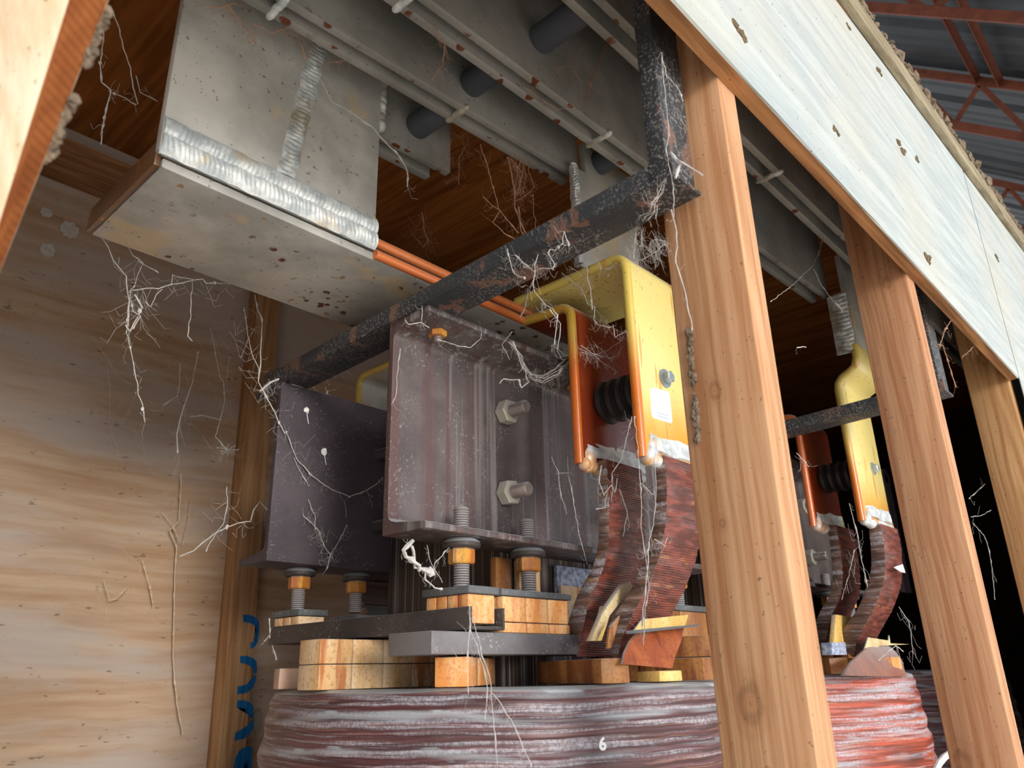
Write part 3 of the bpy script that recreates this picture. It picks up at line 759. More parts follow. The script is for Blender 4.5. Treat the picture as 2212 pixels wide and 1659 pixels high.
def hexnut(b, p, d, af, h, ph=0.0): lathe(b, p, d, [(0, af * .52), (h * .1, af * .577), (h * .9, af * .577), (h, af * .52)], 6, ph)
def unit(dx, where, dist):
    cf = channel(.79, -1, .62 + dx, 1.34 + dx, M['steel'], 'streaked purple steel channel with two nutted bolts, front of the %s transformer' % where)
    cb = channel(1.09, 1, .62 + dx, 1.34 + dx, M['steel_dark'], 'dark steel channel at the back of the %s transformer' % where, .460)
    for z in (.384, .256):
        for xx in (.84, 1.12):
            b = new(); threaded(b, (xx + dx, .79, z), (xx + dx, .738, z), .0105); bo = obj('through_bolt', b, M['thread'], cf)
            b = new(); hexnut(b, (xx + dx, .7895, z), (0, -1, 0), .034, .020, random.random()); obj('nut', b, M['nut'], bo, smooth=False)
            b = new(); cyl(b, (xx - .018 + dx, 1.0895, z - .012), (xx - .018 + dx, 1.045, z - .012), .011, 14); obj('bolt_end', b, M['steel_dark'], cb)
    for xx in (.671, .985):
        b = new(); hexnut(b, (xx + dx, .755, .4655), (0, 0, -1), .023, .013, .3); nn = obj('flange_nut', b, M['nut_amber'], cf)
        b = new(); threaded(b, (xx + dx, .755, .4525), (xx + dx, .755, .443), .0065); obj('bolt_tip', b, M['thread'], nn)
    k = 0
    for yy, nm in ((.75, 'front'), (1.13, 'back')):
        for xx in ((.7135, .8455, 1.1145, 1.2465) if nm == 'front' else (.711, .8237, 1.1363, 1.249)):
            side = {0: 'left', 1: 'second', 2: 'third', 3: 'right'}[k % 4]; k += 1
            t = thing('jack_bolt', '%s %s jack bolt with a round washer under the %s channel, %s transformer' % (side, nm, nm, where), 'bolt', 'threaded jack bolts under the channels')
            b = new(); threaded(b, (xx + dx, yy, .104), (xx + dx, yy, .212 if nm == 'front' else .19), .0112, .0032); obj('threaded_shaft', b, M['thread'], t)
            b = new(); lathe(b, (xx + dx, yy, .157), (0, 0, 1), [(0, .023), (.002, .0255), (.007, .0255), (.009, .024), (.011, .021), (.0125, .020)], 32); obj('washer', b, M['bar_steel'], t)
            b = new(); hexnut(b, (xx + dx, yy, .157), (0, 0, -1), .031, .020, .25 + random.random() * .2); obj('nut', b, M['nut_amber'], t, smooth=False, label='amber varnished hex nut')
    # laminated core yoke and limb
    t = thing('laminated_core', 'dark laminated steel core of the %s transformer, between the channels' % where, 'core')
    b = new(); box(b, .853 + dx, 1.107 + dx, .801, 1.079, .0996, .455); obj('yoke', b, M['core'], t, bev=.002)
    b = new(); box(b, .853 + dx, 1.107 + dx, .801, 1.05, -.6, .0995); obj('limb', b, M['core'], t, bev=.002)
    return t
unit(0, 'near', 0)
unit(.82, 'far', 1)
# ------------------------------------------------------------------ clamping bars and spacer stacks of the near unit
b = new()
for (a0, a1, z0, z1) in ((.683, .687, .0526, .0795), (.741, .745, .0526, .0795), (.687, .741, .0526, .0565)): box(b, a0, a1, .703, 1.162, z0, z1)
tag(obj('clamp_channel', b, M['bar_steel'], bev=.0008), 'dark steel channel bar running back under the two left jack bolts', 'bar')
b = new(); box(b, .628, .960, .7105, .79, .0240, .0500)
tag(obj('clamp_bar', b, M['bar_grey'], bev=.0012), 'speckled grey steel bar lying across under the right block stack', 'bar')
def cells(t, x0, x1, y0, y1, z0, z1, n, mat, axis='X', nm='spacer_cell'):
    for i in range(n):
        b = new(); g = .0012
        if axis == 'X': box(b, x0 + (x1 - x0) * i / n + g, x0 + (x1 - x0) * (i + 1) / n - g, y0, y1, z0, z1)
        else: box(b, x0, x1, y0 + (y1 - y0) * i / n + g, y0 + (y1 - y0) * (i + 1) / n - g, z0, z1)
        obj(nm, b, M[mat], t, bev=.0014)
def stack(x0, x1, y0, y1, z0, z1, label, mat='block_bright', cap=.010, nx=1, ny=3, over=.004):
    t = thing('block_stack', label, 'spacer blocks', 'orange spacer block stacks')
    if nx > 1: cells(t, x0, x1, y0, y1, z0, z1, nx, mat, 'X')
    else: cells(t, x0, x1, y0, y1, z0, z1, ny, mat, 'Y')
    b = new(); box(b, x0 - over, x1 + over, y0 - over, y1 + over, z1 + .0006, z1 + cap); obj('cap_plate', b, M['plate_grey'], t, bev=.0018, label='grey dusty cap plate')
    return t
stack(.690, .737, .712, .793, .0605, .0955, 'orange block stack held in the near end of the steel channel bar', ny=4)
s2 = stack(.748, .884, .7105, .79, .0640, .0955, 'wide orange two-row block stack on the speckled bar', nx=3, cap=.009)
cells(s2, .750, .888, .7115, .79, .0505, .0630, 3, 'block_bright', 'X', 'lower_cell')
stack(.690, .737, 1.09, 1.162, .0570, .0925, 'small pale block stack at the far end of the steel channel bar', mat='block_tan', ny=3)
stack(.800, .850, 1.09, 1.162, .0570, .0880, 'low stack with grey cap under the second back jack bolt', mat='block_tan', ny=3)
# radial blocks standing on the coil top
CX, CY, CR = .98, .93, .36
def face_block(name, px, plane, depth, mat, label, rows=1, cat='spacer block', group='orange spacer blocks on the coils'):
    pass
def radial(ang, r0, r1, w, z0, z1, mat, label, dx=0, rows=1, split=1, tilt=0.0):
    a = math.radians(ang); d = Vector((math.cos(a), math.sin(a), 0)); p = Vector((-d.y, d.x, 0)); c = Vector((CX + dx, CY, 0))
    t = thing('spacer_block', label, 'spacer block', 'orange spacer blocks on the coils')
    for r in range(rows):
        for s in range(split):
            ra = r0 + (r1 - r0) * s / split + .0006; rb = r0 + (r1 - r0) * (s + 1) / split - .0006
            za = z0 + (z1 - z0) * r / rows + .0004; zb = z0 + (z1 - z0) * (r + 1) / rows - .0004
            b = new()
            def Q(rr, ww, zz): return c + d * rr + p * ww + Vector((0, 0, zz + tilt * (r1 - rr)))
            hexa(b, [Q(ra, -w / 2, za), Q(rb, -w / 2, za), Q(rb, -w / 2, zb), Q(ra, -w / 2, zb), Q(ra, w / 2, za), Q(rb, w / 2, za), Q(rb, w / 2, zb), Q(ra, w / 2, zb)])
            obj('segment', b, M[mat], t, bev=.0014)
    return t
radial(179, .16, .368, .050, -.0140, .0500, 'block_tan', 'long double-row tan block pointing left under the steel channel bar', rows=2, split=4)
radial(213.5, .19, .362, .042, -.0130, .0220, 'block_bright', 'orange block at the front left of the near coil, under the speckled bar', split=3)
radial(246, .17, .362, .040, -.0135, .0165, 'block_brown', 'orange block with a streaked brown side at the front of the near coil', split=2)
radial(277, .16, .358, .050, -.0135, .0165, 'block_brown', 'orange block against the nearest stud on the near coil', split=2)
radial(157, .22, .362, .050, -.0130, .0160, 'block_pink', 'pale pinkish block at the left rim of the near coil')
radial(120, .2, .362, .050, -.0130, .0160, 'block_tan', 'tan block at the back left of the near coil')
radial(262, .31, .352, .045, -.0135, .0005, 'press_yellow', 'low yellow block at the foot of the rusty flap')
radial(238, .17, .362, .042, -.0135, .0165, 'block_brown', 'brown block with orange end on the far coil', dx=DX, split=2)
radial(266, .17, .362, .046, -.0135, .0165, 'block_bright', 'pale orange block with cream end on the far coil', dx=DX, split=2)
radial(213, .19, .362, .046, -.0135, .0250, 'block_tan', 'tan block behind the nearest stud on the far coil', dx=DX, split=2)
for (x, y, dx, where) in ((1.136, 1.13, 0, 'third back jack bolt of the near transformer'), (1.249, 1.13, 0, 'right back jack bolt of the near transformer'),
        (.7135, .75, DX, 'left front jack bolt of the far transformer'), (.8455, .75, DX, 'second front jack bolt of the far transformer'), (1.1145, .75, DX, 'third front jack bolt of the far transformer'), (1.2465, .75, DX, 'right front jack bolt of the far transformer'),
        (.711, 1.13, DX, 'left back jack bolt of the far transformer'), (.8237, 1.13, DX, 'second back jack bolt of the far transformer'), (1.1363, 1.13, DX, 'third back jack bolt of the far transformer'), (1.249, 1.13, DX, 'right back jack bolt of the far transformer')):
    stack(x + dx - .024, x + dx + .024, y - .036, y + .036, -.0135, .093, 'dim spacer block stack under the ' + where, mat='block_brown', ny=2)
# wooden wedges against the core
def slat(x0, x1, y0, y1, z0, z1, mat, label):
    b = new(); box(b, x0, x1, y0, y1, z0, z1); return tag(obj('core_wedge', b, M[mat], bev=.001), label, 'wedge', 'upright wooden wedges against the core')
slat(.818, .850, .788, .7995, .055, .16, 'block_brown', 'brown upright wedge behind the second jack bolt, left one')
slat(.868, .915, .788, .7995, .055, .16, 'block_tan', 'brown upright wedge behind the second jack bolt, right one')
b = new(); box(.953 and b, .958, 1.085, .80 - .010, .80 - .003, .105, .160)
bp = tag(obj('insulation_panel', b, M['blue_panel'], bev=.001), 'pale blue-grey panel behind the wide block stack', 'panel')
b = new(); prism(b, [un(px, py, 'Y', .775) for px, py in ((1212, 1264), (1300, 1275), (1300, 1372), (1212, 1368))], (0, .004, 0))
tag(obj('pressboard_sheet', b, M['block_tan'], smooth=False), 'brown pressboard sheet standing behind the wide block stack', 'pressboard')
def plank(px, y, th, mat, label, nm='pressboard_strip'):
    b = new(); prism(b, [un(x, yy, 'Y', y) for x, yy in px], (0, th, 0)); return tag(obj(nm, b, M[mat], bev=.0008), label, 'pressboard', 'pressboard strips around the leads')
plank([(1345, 1262), (1362, 1256), (1368, 1268), (1318, 1330), (1290, 1385), (1276, 1385), (1302, 1325)], .64, .008, 'press_cream', 'brown lath leaning between the two near leads')
plank([(1302, 1310), (1328, 1300), (1300, 1385), (1284, 1385)], .655, .006, 'press_yellow', 'short pressboard strip behind the leaning lath')
plank([(1318, 1355), (1340, 1330), (1322, 1400), (1312, 1402)], .615, .004, 'block_brown', 'narrow orange strip beside the front lead foot')
plank([(1388, 1338), (1488, 1328), (1480, 1352), (1366, 1368)], .610, .0035, 'press_yellow', 'yellow pressboard flap across the foot of the front lead')
# curved rusty flap and dusty sheet in front of the lead foot
def curved_sheet(L, Rr, y_of, th, name, mat, label, cat='pressboard'):
    b = new(); rows = []
    for i in range(len(L)):
        rw = []
        for k in range(9):
            s = k / 8; px = L[i][0] + (Rr[i][0] - L[i][0]) * s; py = L[i][1] + (Rr[i][1] - L[i][1]) * s
            rw.append(un(px, py, 'Y', y_of(i / (len(L) - 1), s)))
        rows.append(rw)
    fv = [[b.verts.new(p) for p in rw] for rw in rows]; bv = [[b.verts.new(p + Vector((0, th, 0))) for p in rw] for rw in rows]
    n, m = len(L), 9
    for i in range(n - 1):
        for k in range(m - 1):
            b.faces.new((fv[i][k], fv[i][k + 1], fv[i + 1][k + 1], fv[i + 1][k])); b.faces.new((bv[i][k], bv[i + 1][k], bv[i + 1][k + 1], bv[i][k + 1]))
    for i in range(n - 1):
        b.faces.new((fv[i][0], fv[i + 1][0], bv[i + 1][0], bv[i][0])); b.faces.new((fv[i][m - 1], bv[i][m - 1], bv[i + 1][m - 1], fv[i + 1][m - 1]))
    for k in range(m - 1):
        b.faces.new((fv[0][k], bv[0][k], bv[0][k + 1], fv[0][k + 1])); b.faces.new((fv[n - 1][k], fv[n - 1][k + 1], bv[n - 1][k + 1], bv[n - 1][k]))
    return tag(obj(name, b, M[mat]), label, cat, 'pressboard strips around the leads')
curved_sheet([(1378, 1365), (1362, 1385), (1350, 1410), (1345, 1435)], [(1478, 1352), (1472, 1385), (1460, 1415), (1452, 1444)], lambda i, s: .605 - .02 * i, .003, 'pressboard_flap', 'press_rust', 'rusty curved flap at the foot of the front lead')
curved_sheet([(1368, 1362), (1370, 1369)], [(1512, 1349), (1510, 1353)], lambda i, s: .598 - .012 * i - .012 * s, .012, 'paper_sheet', 'plate_grey', 'curled dusty grey sheet on top of the rusty flap', 'paper')
curved_sheet([(1820, 1460), (1840, 1430), (1868, 1404), (1895, 1388)], [(1957, 1462), (1950, 1430), (1935, 1408), (1915, 1392)][0:4], lambda i, s: .56 + .05 * i, .004, 'pressboard_flap', 'press_rust', 'brown curved flap at the foot of the far leads')
plank([(1862, 1420), (1876, 1377), (1920, 1384), (1921, 1372), (1924, 1390), (1965, 1392), (1900, 1396)], .60, .003, 'press_cream', 'cream pressboard collar around the far front lead')
plank([(1806, 1328), (1858, 1336), (1858, 1400), (1800, 1400)], .655, .01, 'press_yellow', 'amber pressboard pair standing behind the far front lead')
plank([(1796, 1388), (1826, 1388), (1830, 1415), (1798, 1415)], .60, .02, 'blue_panel', 'dusty blue-grey block between stud and far leads', 'spacer_slab')
# things glimpsed at the right of the near leads
radial(300, .17, .355, .05, -.013, .05, 'block_brown', 'stack of brown blocks behind the nearest stud on the near coil', split=2, rows=2)
b = new(); box(b, 1.04, 1.36, .7105, .79, .0240, .0500); tag(obj('clamp_bar', b, M['bar_steel'], bev=.0012), 'dark steel bar behind the nearest stud', 'bar')
stack(1.09, 1.27, .7105, .79, .0505, .0935, 'orange block stack just left of the nearest stud', nx=2, mat='block_brown')
# ------------------------------------------------------------------ coils
def coil(dx, mat, label):
    b = new(); N = 200
    zs = [-.0145 - .004 * i for i in range(60)] + [-.27, -.30, -.4, -.6, -1.0, -1.31]
    rows = []
    for j, z in enumerate(zs):
        row = []
        for i in range(N):
            a = 2 * math.pi * i / N
            c, s = math.cos(a), math.sin(a)
            zz = z + .007 * mn.noise(Vector((c * 2.2, s * 2.2, 1 + dx)))
            if j == 0: r = CR - .010
            else:
                q = -zz + .010 * mn.noise(Vector((c * 3, s * 3, 5 + dx)))
                # overlapping turns of tape: each one steps out a little, leaving a dusty ledge
                k = q / .041; fk = k - math.floor(k)
                r = CR + .004 * math.floor(k if k < 3 else 3) + .009 * min(1, fk * 3.0) * (1 - .55 * fk) + .003 * mn.noise(Vector((c * 5, s * 5, q * 45))) + .0012 * mn.noise(Vector((c * 9, s * 9, q * 160)))
                if j < 4: r -= (4 - j) * .0022
            row.append(b.verts.new((CX + dx + r * c, CY + r * s, z + .0025 * mn.noise(Vector((c * 4, s * 4, 9))))))
        rows.append(row)
    inner = [b.verts.new((CX + dx + .21 * math.cos(2 * math.pi * i / N), CY + .21 * math.sin(2 * math.pi * i / N), -.0155)) for i in range(N)]
    inb = [b.verts.new((CX + dx + .21 * math.cos(2 * math.pi * i / N), CY + .21 * math.sin(2 * math.pi * i / N), -1.31)) for i in range(N)]
    seq = [inb, inner] + rows + [inb]
    for a_, c_ in zip(seq, seq[1:]):
        for i in range(N): b.faces.new((a_[i], a_[(i + 1) % N], c_[(i + 1) % N], c_[i]))
    t = thing('transformer_coil', label, 'coil', 'round taped transformer coils')
    obj('taped_winding', b, mat, t)
    return t
c1 = coil(0, M['coil'], 'big dark red taped coil of the near transformer, with a small white mark')
coil(DX * 2, M['coil'], 'dark taped coil farthest right, in the shade past the second stud')
c2 = coil(DX, M['coil_red'], 'brighter red dusty taped coil seen past the nearest stud')
# the white figure on the near coil
def text_mesh(s, size, p, xdir, nrm, mat, parent, name):
    cu = bpy.data.curves.new(name, 'FONT'); cu.body = s; cu.size = size; cu.extrude = .0006; cu.align_x = 'CENTER'; cu.align_y = 'CENTER'; cu.offset = .0006
    o = bpy.data.objects.new(name, cu); COL.objects.link(o)
    bpy.context.view_layer.update()
    me = bpy.data.meshes.new_from_object(o.evaluated_get(bpy.context.evaluated_depsgraph_get()))
    bpy.data.objects.remove(o)
    x = Vector(xdir).normalized(); zn = Vector(nrm).normalized(); y = zn.cross(x)
    me.transform(Matrix(((x.x, y.x, zn.x, p[0]), (x.y, y.y, zn.y, p[1]), (x.z, y.z, zn.z, p[2]), (0, 0, 0, 1))))
    b = new(); b.from_mesh(me); bpy.data.meshes.remove(me)
    return obj(name, b, mat, parent, smooth=False)
rr = ray(1298, 1608); 
# where the sight line meets the coil skin
t0 = .0
for k in range(3000):
    tt = k * 1e-6
    q = rr * tt
    if (q.x - CX) ** 2 + (q.y - CY) ** 2 < (CR + .0155) ** 2: t0 = tt; break
q = rr * t0
nrm = Vector((q.x - CX, q.y - CY, 0)).normalized()
text_mesh('6', .019, q + nrm * .0045, Vector((-nrm.y, nrm.x, 0)), nrm, M['white_paint'], c1, 'white_numeral')
b = new(); tube(b, [un(x, y, 'Y', .5) for x, y in ((2052, 1628), (2040, 1636), (2028, 1650), (2018, 1672))], .006, 10)
tag(obj('white_cord', b, M['white_paint']), 'short white cord end at the bottom between the first two studs', 'cord')
# ------------------------------------------------------------------ cobwebs
def web(name_label, strands, depth, mat='web', r=.0007, knots=.3, fine=0, spread=.02):
    r *= .62; spread *= .7
    """strands: list of pixel polylines (full photo frame); depth: ('Y', v) plane the web hangs in"""
    b = new(); rnd = random.Random(hash(name_label) % 1000 if False else len(name_label) * 13 + len(strands))
    nodes = []
    for st_ in strands:
        w = 1.0
        if isinstance(st_, tuple): st_, w = st_
        pts = [un(x, y, *depth) for x, y in st_]
        off = [Vector((rnd.uniform(-1, 1), rnd.uniform(-1, 1), 0)) * .004 for _ in pts]
        pts = [p + o for p, o in zip(pts, off)]
        fin_ = []
        for a, c in zip(pts, pts[1:]):
            k = max(2, int((c - a).length / .006))
            for i in range(k):
                s = i / k
                p = a.lerp(c, s); p += Vector((mn.noise(p * 90), mn.noise(p * 90 + Vector((9, 0, 0))), mn.noise(p * 90 + Vector((0, 9, 0))))) * .0016
                fin_.append(p)
        fin_.append(pts[-1])
        rs = [r * w * (1.0 + .9 * max(0, mn.noise(p * 60)) + (1.2 if rnd.random() < .06 * knots / .3 else 0)) for p in fin_]
        tube(b, fin_, rs, 5)
        nodes += fin_
        for p in fin_:
            if rnd.random() < .035 * knots / .3: lump(b, p, r * w * rnd.uniform(1.8, 3.4), (1, 1, 1.4), rnd.random() * 9, 1, .7)
    for i in range(fine):
        a = rnd.choice(nodes); c = a + Vector((rnd.uniform(-1, 1), rnd.uniform(-.3, .3), rnd.uniform(-1, .7))) * spread
        k1 = a.lerp(c, .33) + Vector((rnd.uniform(-.2, .2), rnd.uniform(-.1, .1), rnd.uniform(-.4, .1))) * spread
        k2 = a.lerp(c, .66) + Vector((rnd.uniform(-.2, .2), rnd.uniform(-.1, .1), rnd.uniform(-.5, .0))) * spread
        tube(b, [a, (a + k1) / 2, k1, (k1 + k2) / 2, k2, c], r * .3, 3)
    return tag(obj('cobweb', b, M[mat], smooth=False), name_label, 'cobweb', 'cobwebs in the crate')
def z(ox, oy, s, pts): return [(ox + x / s, oy + y / s) for x, y in pts]
A4 = (0, 450, 2.989); A5 = (540, 550, 2.989); A7 = (1100, 400, 4.609); AN = (740, 180, 3.95); A1 = (0, 0, 2.989); A6 = (1360, 0, 3.457); A8 = (1100, 900, 3.3185); AK = (860, 1180, 5.53); AL = (480, 1100, 2.968); AV = (1100, 450, 4.096); AR = (1600, 500, 3.606); AW = (0, 1000, 2.518); A2 = (640, 0, 2.989)
web('long tangled cobweb hanging from the left corner of the aluminium box', [
    (z(*A4, [(620, 150), (700, 250), (740, 350), (790, 440), (810, 540), (820, 600), (810, 720), (825, 800), (840, 900), (850, 1000), (855, 1100), (875, 1150), (910, 1200), (945, 1270), (920, 1380)]), 1.3),
    (z(*A4, [(815, 760), (825, 600), (860, 530), (940, 515), (1040, 520), (1100, 490), (1180, 480), (1240, 465), (1300, 460), (1350, 490), (1430, 485), (1500, 490)]), 1.5),
    (z(*A4, [(870, 560), (900, 640), (880, 690), (920, 690), (850, 800), (830, 760)]), 2.0), (z(*A4, [(835, 600), (860, 660), (890, 700), (850, 780)]), 1.6),
    (z(*A4, [(690, 200), (800, 190), (850, 300), (900, 350), (880, 400), (850, 500), (830, 560)]), .8), z(*A4, [(900, 350), (980, 400), (1020, 420)]), z(*A4, [(1100, 490), (1110, 430), (1160, 440), (1240, 465)]),
    z(*A4, [(1040, 520), (990, 560), (985, 640), (950, 610)])], ('Y', .985), r=.0008, fine=60, spread=.05)
web('single dangling cobweb thread below the aluminium box', [(z(*A4, [(1250, 470), (1250, 560), (1240, 700), (1200, 820), (1235, 855)]), 1)], ('Y', 1.0), r=.0008)
web('long clotted cobweb strand hanging before the back wall, left of the lettered stud', [(z(*A4, [(1280, 930), (1240, 1130), (1215, 1200), (1180, 1350), (1150, 1460), (1155, 1580)]), 1.5), z(*A4, [(1150, 1000), (1155, 1140), (1135, 1210), (1070, 1275)])], ('Y', 1.45), 'web', .0011, fine=20, spread=.06)
web('cobweb ending in a pale starry tuft before the back wall', [(z(*A4, [(1360, 780), (1370, 900), (1395, 980), (1410, 1090), (1450, 1120), (1440, 1250), (1410, 1370), (1400, 1480), (1470, 1560)]), 1.3), z(*A4, [(1490, 960), (1470, 1020), (1450, 1120)]), z(*A4, [(1220, 1340), (1340, 1340), (1410, 1370)])] +
    [z(*A4, [(1470, 1560), (1470 + 60 * math.cos(a * .57), 1560 + 40 * math.sin(a * .57))]) for a in range(11)], ('Y', 1.45), 'web', .0010, fine=40, spread=.07)
web('faint cobwebs lying on the left part of the back wall', [z(*A4, [(600, 830), (680, 970), (790, 1110), (860, 1145)]), z(*A4, [(700, 1050), (725, 1180), (700, 1370), (715, 1460), (760, 1540)]), z(*A4, [(880, 1200), (840, 1300), (790, 1380)]), z(*A4, [(860, 1430), (900, 1500), (940, 1590)])], ('Y', 1.72), 'web_wall', .0009, fine=40, spread=.09)
web('vertical dusty cobweb line on the lower back wall', [(z(*AW, [(980, 60), (985, 200), (975, 320), (930, 370), (960, 460), (955, 600), (950, 800), (945, 1050), (950, 1300), (990, 1480)]), 1.6), (z(*AW, [(1040, 200), (1030, 330), (990, 450)]), 1), z(*AW, [(890, 270), (930, 340), (960, 420)]), z(*AW, [(790, 540), (815, 680), (835, 790)]), z(*AW, [(560, 640), (585, 750), (640, 740), (690, 680)])], ('Y', 1.73), 'web_wall', .0014, fine=30, spread=.09)
web('cobweb stretched from the back wall to the dark channel edge', [(z(*AW, [(970, 510), (1050, 480), (1150, 390), (1220, 350), (1290, 330), (1360, 320), (1390, 260), (1420, 210), (1450, 250), (1490, 260), (1550, 215), (1610, 250)]), 1.5), z(*AW, [(1130, 480), (1180, 390), (1215, 330), (1230, 230), (1228, 130)])], ('Y', 1.2), 'web', .0010, fine=30, spread=.05)
web('cobweb running down the lettered stud and swagging across the dark channel', [(z(*A4, [(1660, 560), (1660, 650), (1700, 720), (1690, 900), (1670, 1000), (1680, 1120), (1710, 1220), (1780, 1340), (1850, 1460)]), 1.7), (z(*A5, [(230, 1150), (290, 1310), (400, 1430), (520, 1520), (640, 1560), (740, 1540), (800, 1490), (860, 1440)]), 1.5), z(*A5, [(280, 1310), (330, 1420), (380, 1500)]), (z(*A4, [(1590, 640), (1610, 800), (1640, 950), (1680, 1040)]), 1.2)], ('Y', 1.075), 'web', .0008, fine=50, spread=.06)
web('dusty cobweb mat where the angle frame meets the dark channel', [(z(*A5, [(60, 880), (140, 830), (220, 800), (330, 830), (420, 770), (500, 720), (560, 690)]), 3.0), (z(*A5, [(200, 810), (300, 850), (350, 860), (420, 760), (480, 760), (590, 700)]), 2.6), (z(*A5, [(330, 850), (320, 940), (290, 1010), (230, 1040), (200, 980)]), 1.4), (z(*A5, [(480, 880), (490, 960), (450, 1020)]), 1.2)], ('Y', 1.085), 'web', .0009, fine=160, spread=.035)
web('cobweb tangle draped over the middle of the angle frame', [(z(*A7, [(0, 640), (10, 800), (40, 880), (165, 910)]), 1.4), (z(*A7, [(60, 690), (130, 770), (240, 850), (290, 840), (420, 820), (440, 780), (420, 680), (400, 640), (430, 640), (500, 580), (540, 480), (575, 470), (570, 600), (600, 625)]), 1.4), (z(*A7, [(265, 700), (270, 800), (250, 920), (250, 980), (290, 1070), (380, 1190), (440, 1240), (470, 1300), (460, 1600)]), 1.0), z(*A7, [(440, 1240), (490, 1390), (480, 1640)])], ('X', .612), 'web', .0006, fine=80, spread=.03)
web('cobweb over the tops of the yellow and red terminal plates', [(z(*A7, [(540, 880), (620, 960), (720, 1050), (790, 1190), (830, 1230), (860, 1340), (880, 1400), (1000, 1420), (1050, 1400), (1080, 1520), (1150, 1470)]), 1.3), (z(*A7, [(840, 700), (880, 780), (920, 830), (1000, 820), (1080, 780)]), 1.1), (z(*A7, [(760, 780), (790, 900), (810, 1050), (830, 1230)]), 1.6), z(*A7, [(600, 800), (700, 880), (780, 950)]), (z(*A7, [(200, 1030), (180, 1130), (150, 1230), (110, 1320)]), 2.0)], ('X', .855), 'web', .0006, fine=120, spread=.03)
web('hammock-shaped cobweb slung from the channel lip to the red plate edge', [(z(*A5, [(1690, 560), (1740, 660), (1770, 740), (1830, 790 + k * 6), (1900, 805 + k * 6), (1980, 765 + k * 8), (2040, 705 + k * 8), (2130, 620 + k * 3)]), 1.0) for k in range(-3, 4)] + [(z(*A5, [(1770, 740), (1800, 800), (1810, 830), (1770, 860), (1730, 810), (1650, 800), (1600, 830)]), 1.6), (z(*A5, [(1230, 550), (1330, 590), (1420, 600), (1480, 540), (1500, 480)]), 1.0), z(*A5, [(1680, 500), (1640, 580), (1650, 680)]), z(*A5, [(2130, 620), (2200, 590)])], ('Y', .69), 'web', .0006, fine=120, spread=.03)
web('thin cobweb at the inner corner of the near channel flange', [(z(*A5, [(1000, 430), (1040, 450), (1105, 430), (1160, 480)]), 1.6), z(*A5, [(1105, 430), (1100, 330)]), z(*A5, [(960, 600), (955, 800), (940, 930), (900, 960)])], ('Y', .712), 'web', .0006, fine=10, spread=.02)
web('cobweb net across the red plate and ribbed insulator', [(z(*AV, [(620, 1230), (700, 1270), (780, 1290), (850, 1260), (960, 1190), (1010, 1150)]), 1.1), (z(*AV, [(640, 1280), (750, 1320), (850, 1370), (920, 1440), (930, 1480)]), 1.0), z(*AV, [(780, 1220), (860, 1260), (900, 1330), (980, 1300), (1000, 1240)]), (z(*AV, [(640, 1210), (720, 1280), (800, 1310), (900, 1330)]), 1.5)], ('Y', .63), 'web', .0005, fine=110, spread=.03)
web('long thread down the front of the nearest stud from the frame corner', [(z(*A6, [(230, 420), (250, 600), (265, 1000), (275, 1150), (295, 1400), (320, 1640)]), 1.0), (z(*AV, [(1435, 0), (1460, 200), (1490, 500), (1530, 700), (1570, 880), (1600, 1080)]), 1.6), (z(*A6, [(230, 420), (300, 560), (380, 640), (420, 760)]), 1.2), (z(*A6, [(330, 1130), (400, 1220), (520, 1310)]), 2.2), (z(*A6, [(340, 1140), (360, 1250), (370, 1340)]), 2.6)] +
    [(z(*A6, [(190, 1520), (230, 1460 - 20 * k), (270, 1380 - 8 * k)]), .7) for k in range(4)] + [(z(*A6, [(190, 1520), (205 - k * 18, 1580 + k * 4), (190 - k * 45, 1640 - k * 4)]), .7) for k in range(4)], ('X', .612), 'web', .0006, fine=50, spread=.025)
web('frizzy cobweb between the angle frame and the nearest stud', [(z(*AV, [(1110, 190), (1140, 300), (1110, 440), (1180, 470), (1300, 390), (1390, 310)]), 1.3), z(*AV, [(1180, 200), (1160, 300), (1130, 360)]), z(*AV, [(1250, 300), (1330, 280), (1390, 270)])], ('X', .675), 'web', .0005, fine=170, spread=.035)
b = new()
for i in range(110):
    s = random.random(); x = AV[0] + (1590 + 75 * s) / AV[2] + random.uniform(-5, 5); y = AV[1] + (1080 + 1000 * s) / AV[2]
    lump(b, un(x, y, 'X', .688), random.uniform(.001, .0032), (1, 1, 1.5), i, 1, .9)
tag(obj('dust_clump', b, M['dust'], smooth=False), 'grey fuzzy dust clump hanging on the nearest stud', 'dust', kind='stuff')
web('cobweb thread drifting across the notch from the box plate', [(z(*AN, [(0, 210), (150, 310), (260, 390), (400, 530), (470, 600), (540, 720), (570, 800), (550, 880)]), 1.5), z(*A2, [(150, 470), (180, 540), (230, 650), (290, 700)])], ('Y', .75), 'web', .0009, fine=14, spread=.03)
web('funnel-shaped brown cobweb hanging in the notch behind the angle frame', [(z(*AN, [(1420, 620), (1430, 780), (1460, 920), (1480, 1020), (1500, 1180), (1520, 1280), (1560, 1330)]), 2.0), (z(*AN, [(1610, 650), (1600, 760), (1620, 880), (1560, 970), (1490, 1010)]), 1.2), (z(*AN, [(1190, 520), (1240, 740), (1330, 1000), (1350, 1070), (1430, 1200), (1500, 1290)]), 1.4), (z(*AN, [(1195, 960), (1230, 1030), (1330, 1080), (1300, 1180), (1380, 1290), (1500, 1360)]), 1.3), z(*AN, [(1640, 960), (1630, 1100), (1650, 1280)]), (z(*AN, [(1480, 1050), (1500, 1180), (1570, 1330)]), 2.4)] +
    [z(*AN, [(1425 + k * 18, 620 + (k % 3) * 40), (1500 + 40 * math.sin(k), 760 + 30 * k % 200), (1470 + k * 8, 950)]) for k in range(10)], ('Y', .655), 'web_brown', .0007, fine=150, spread=.035)
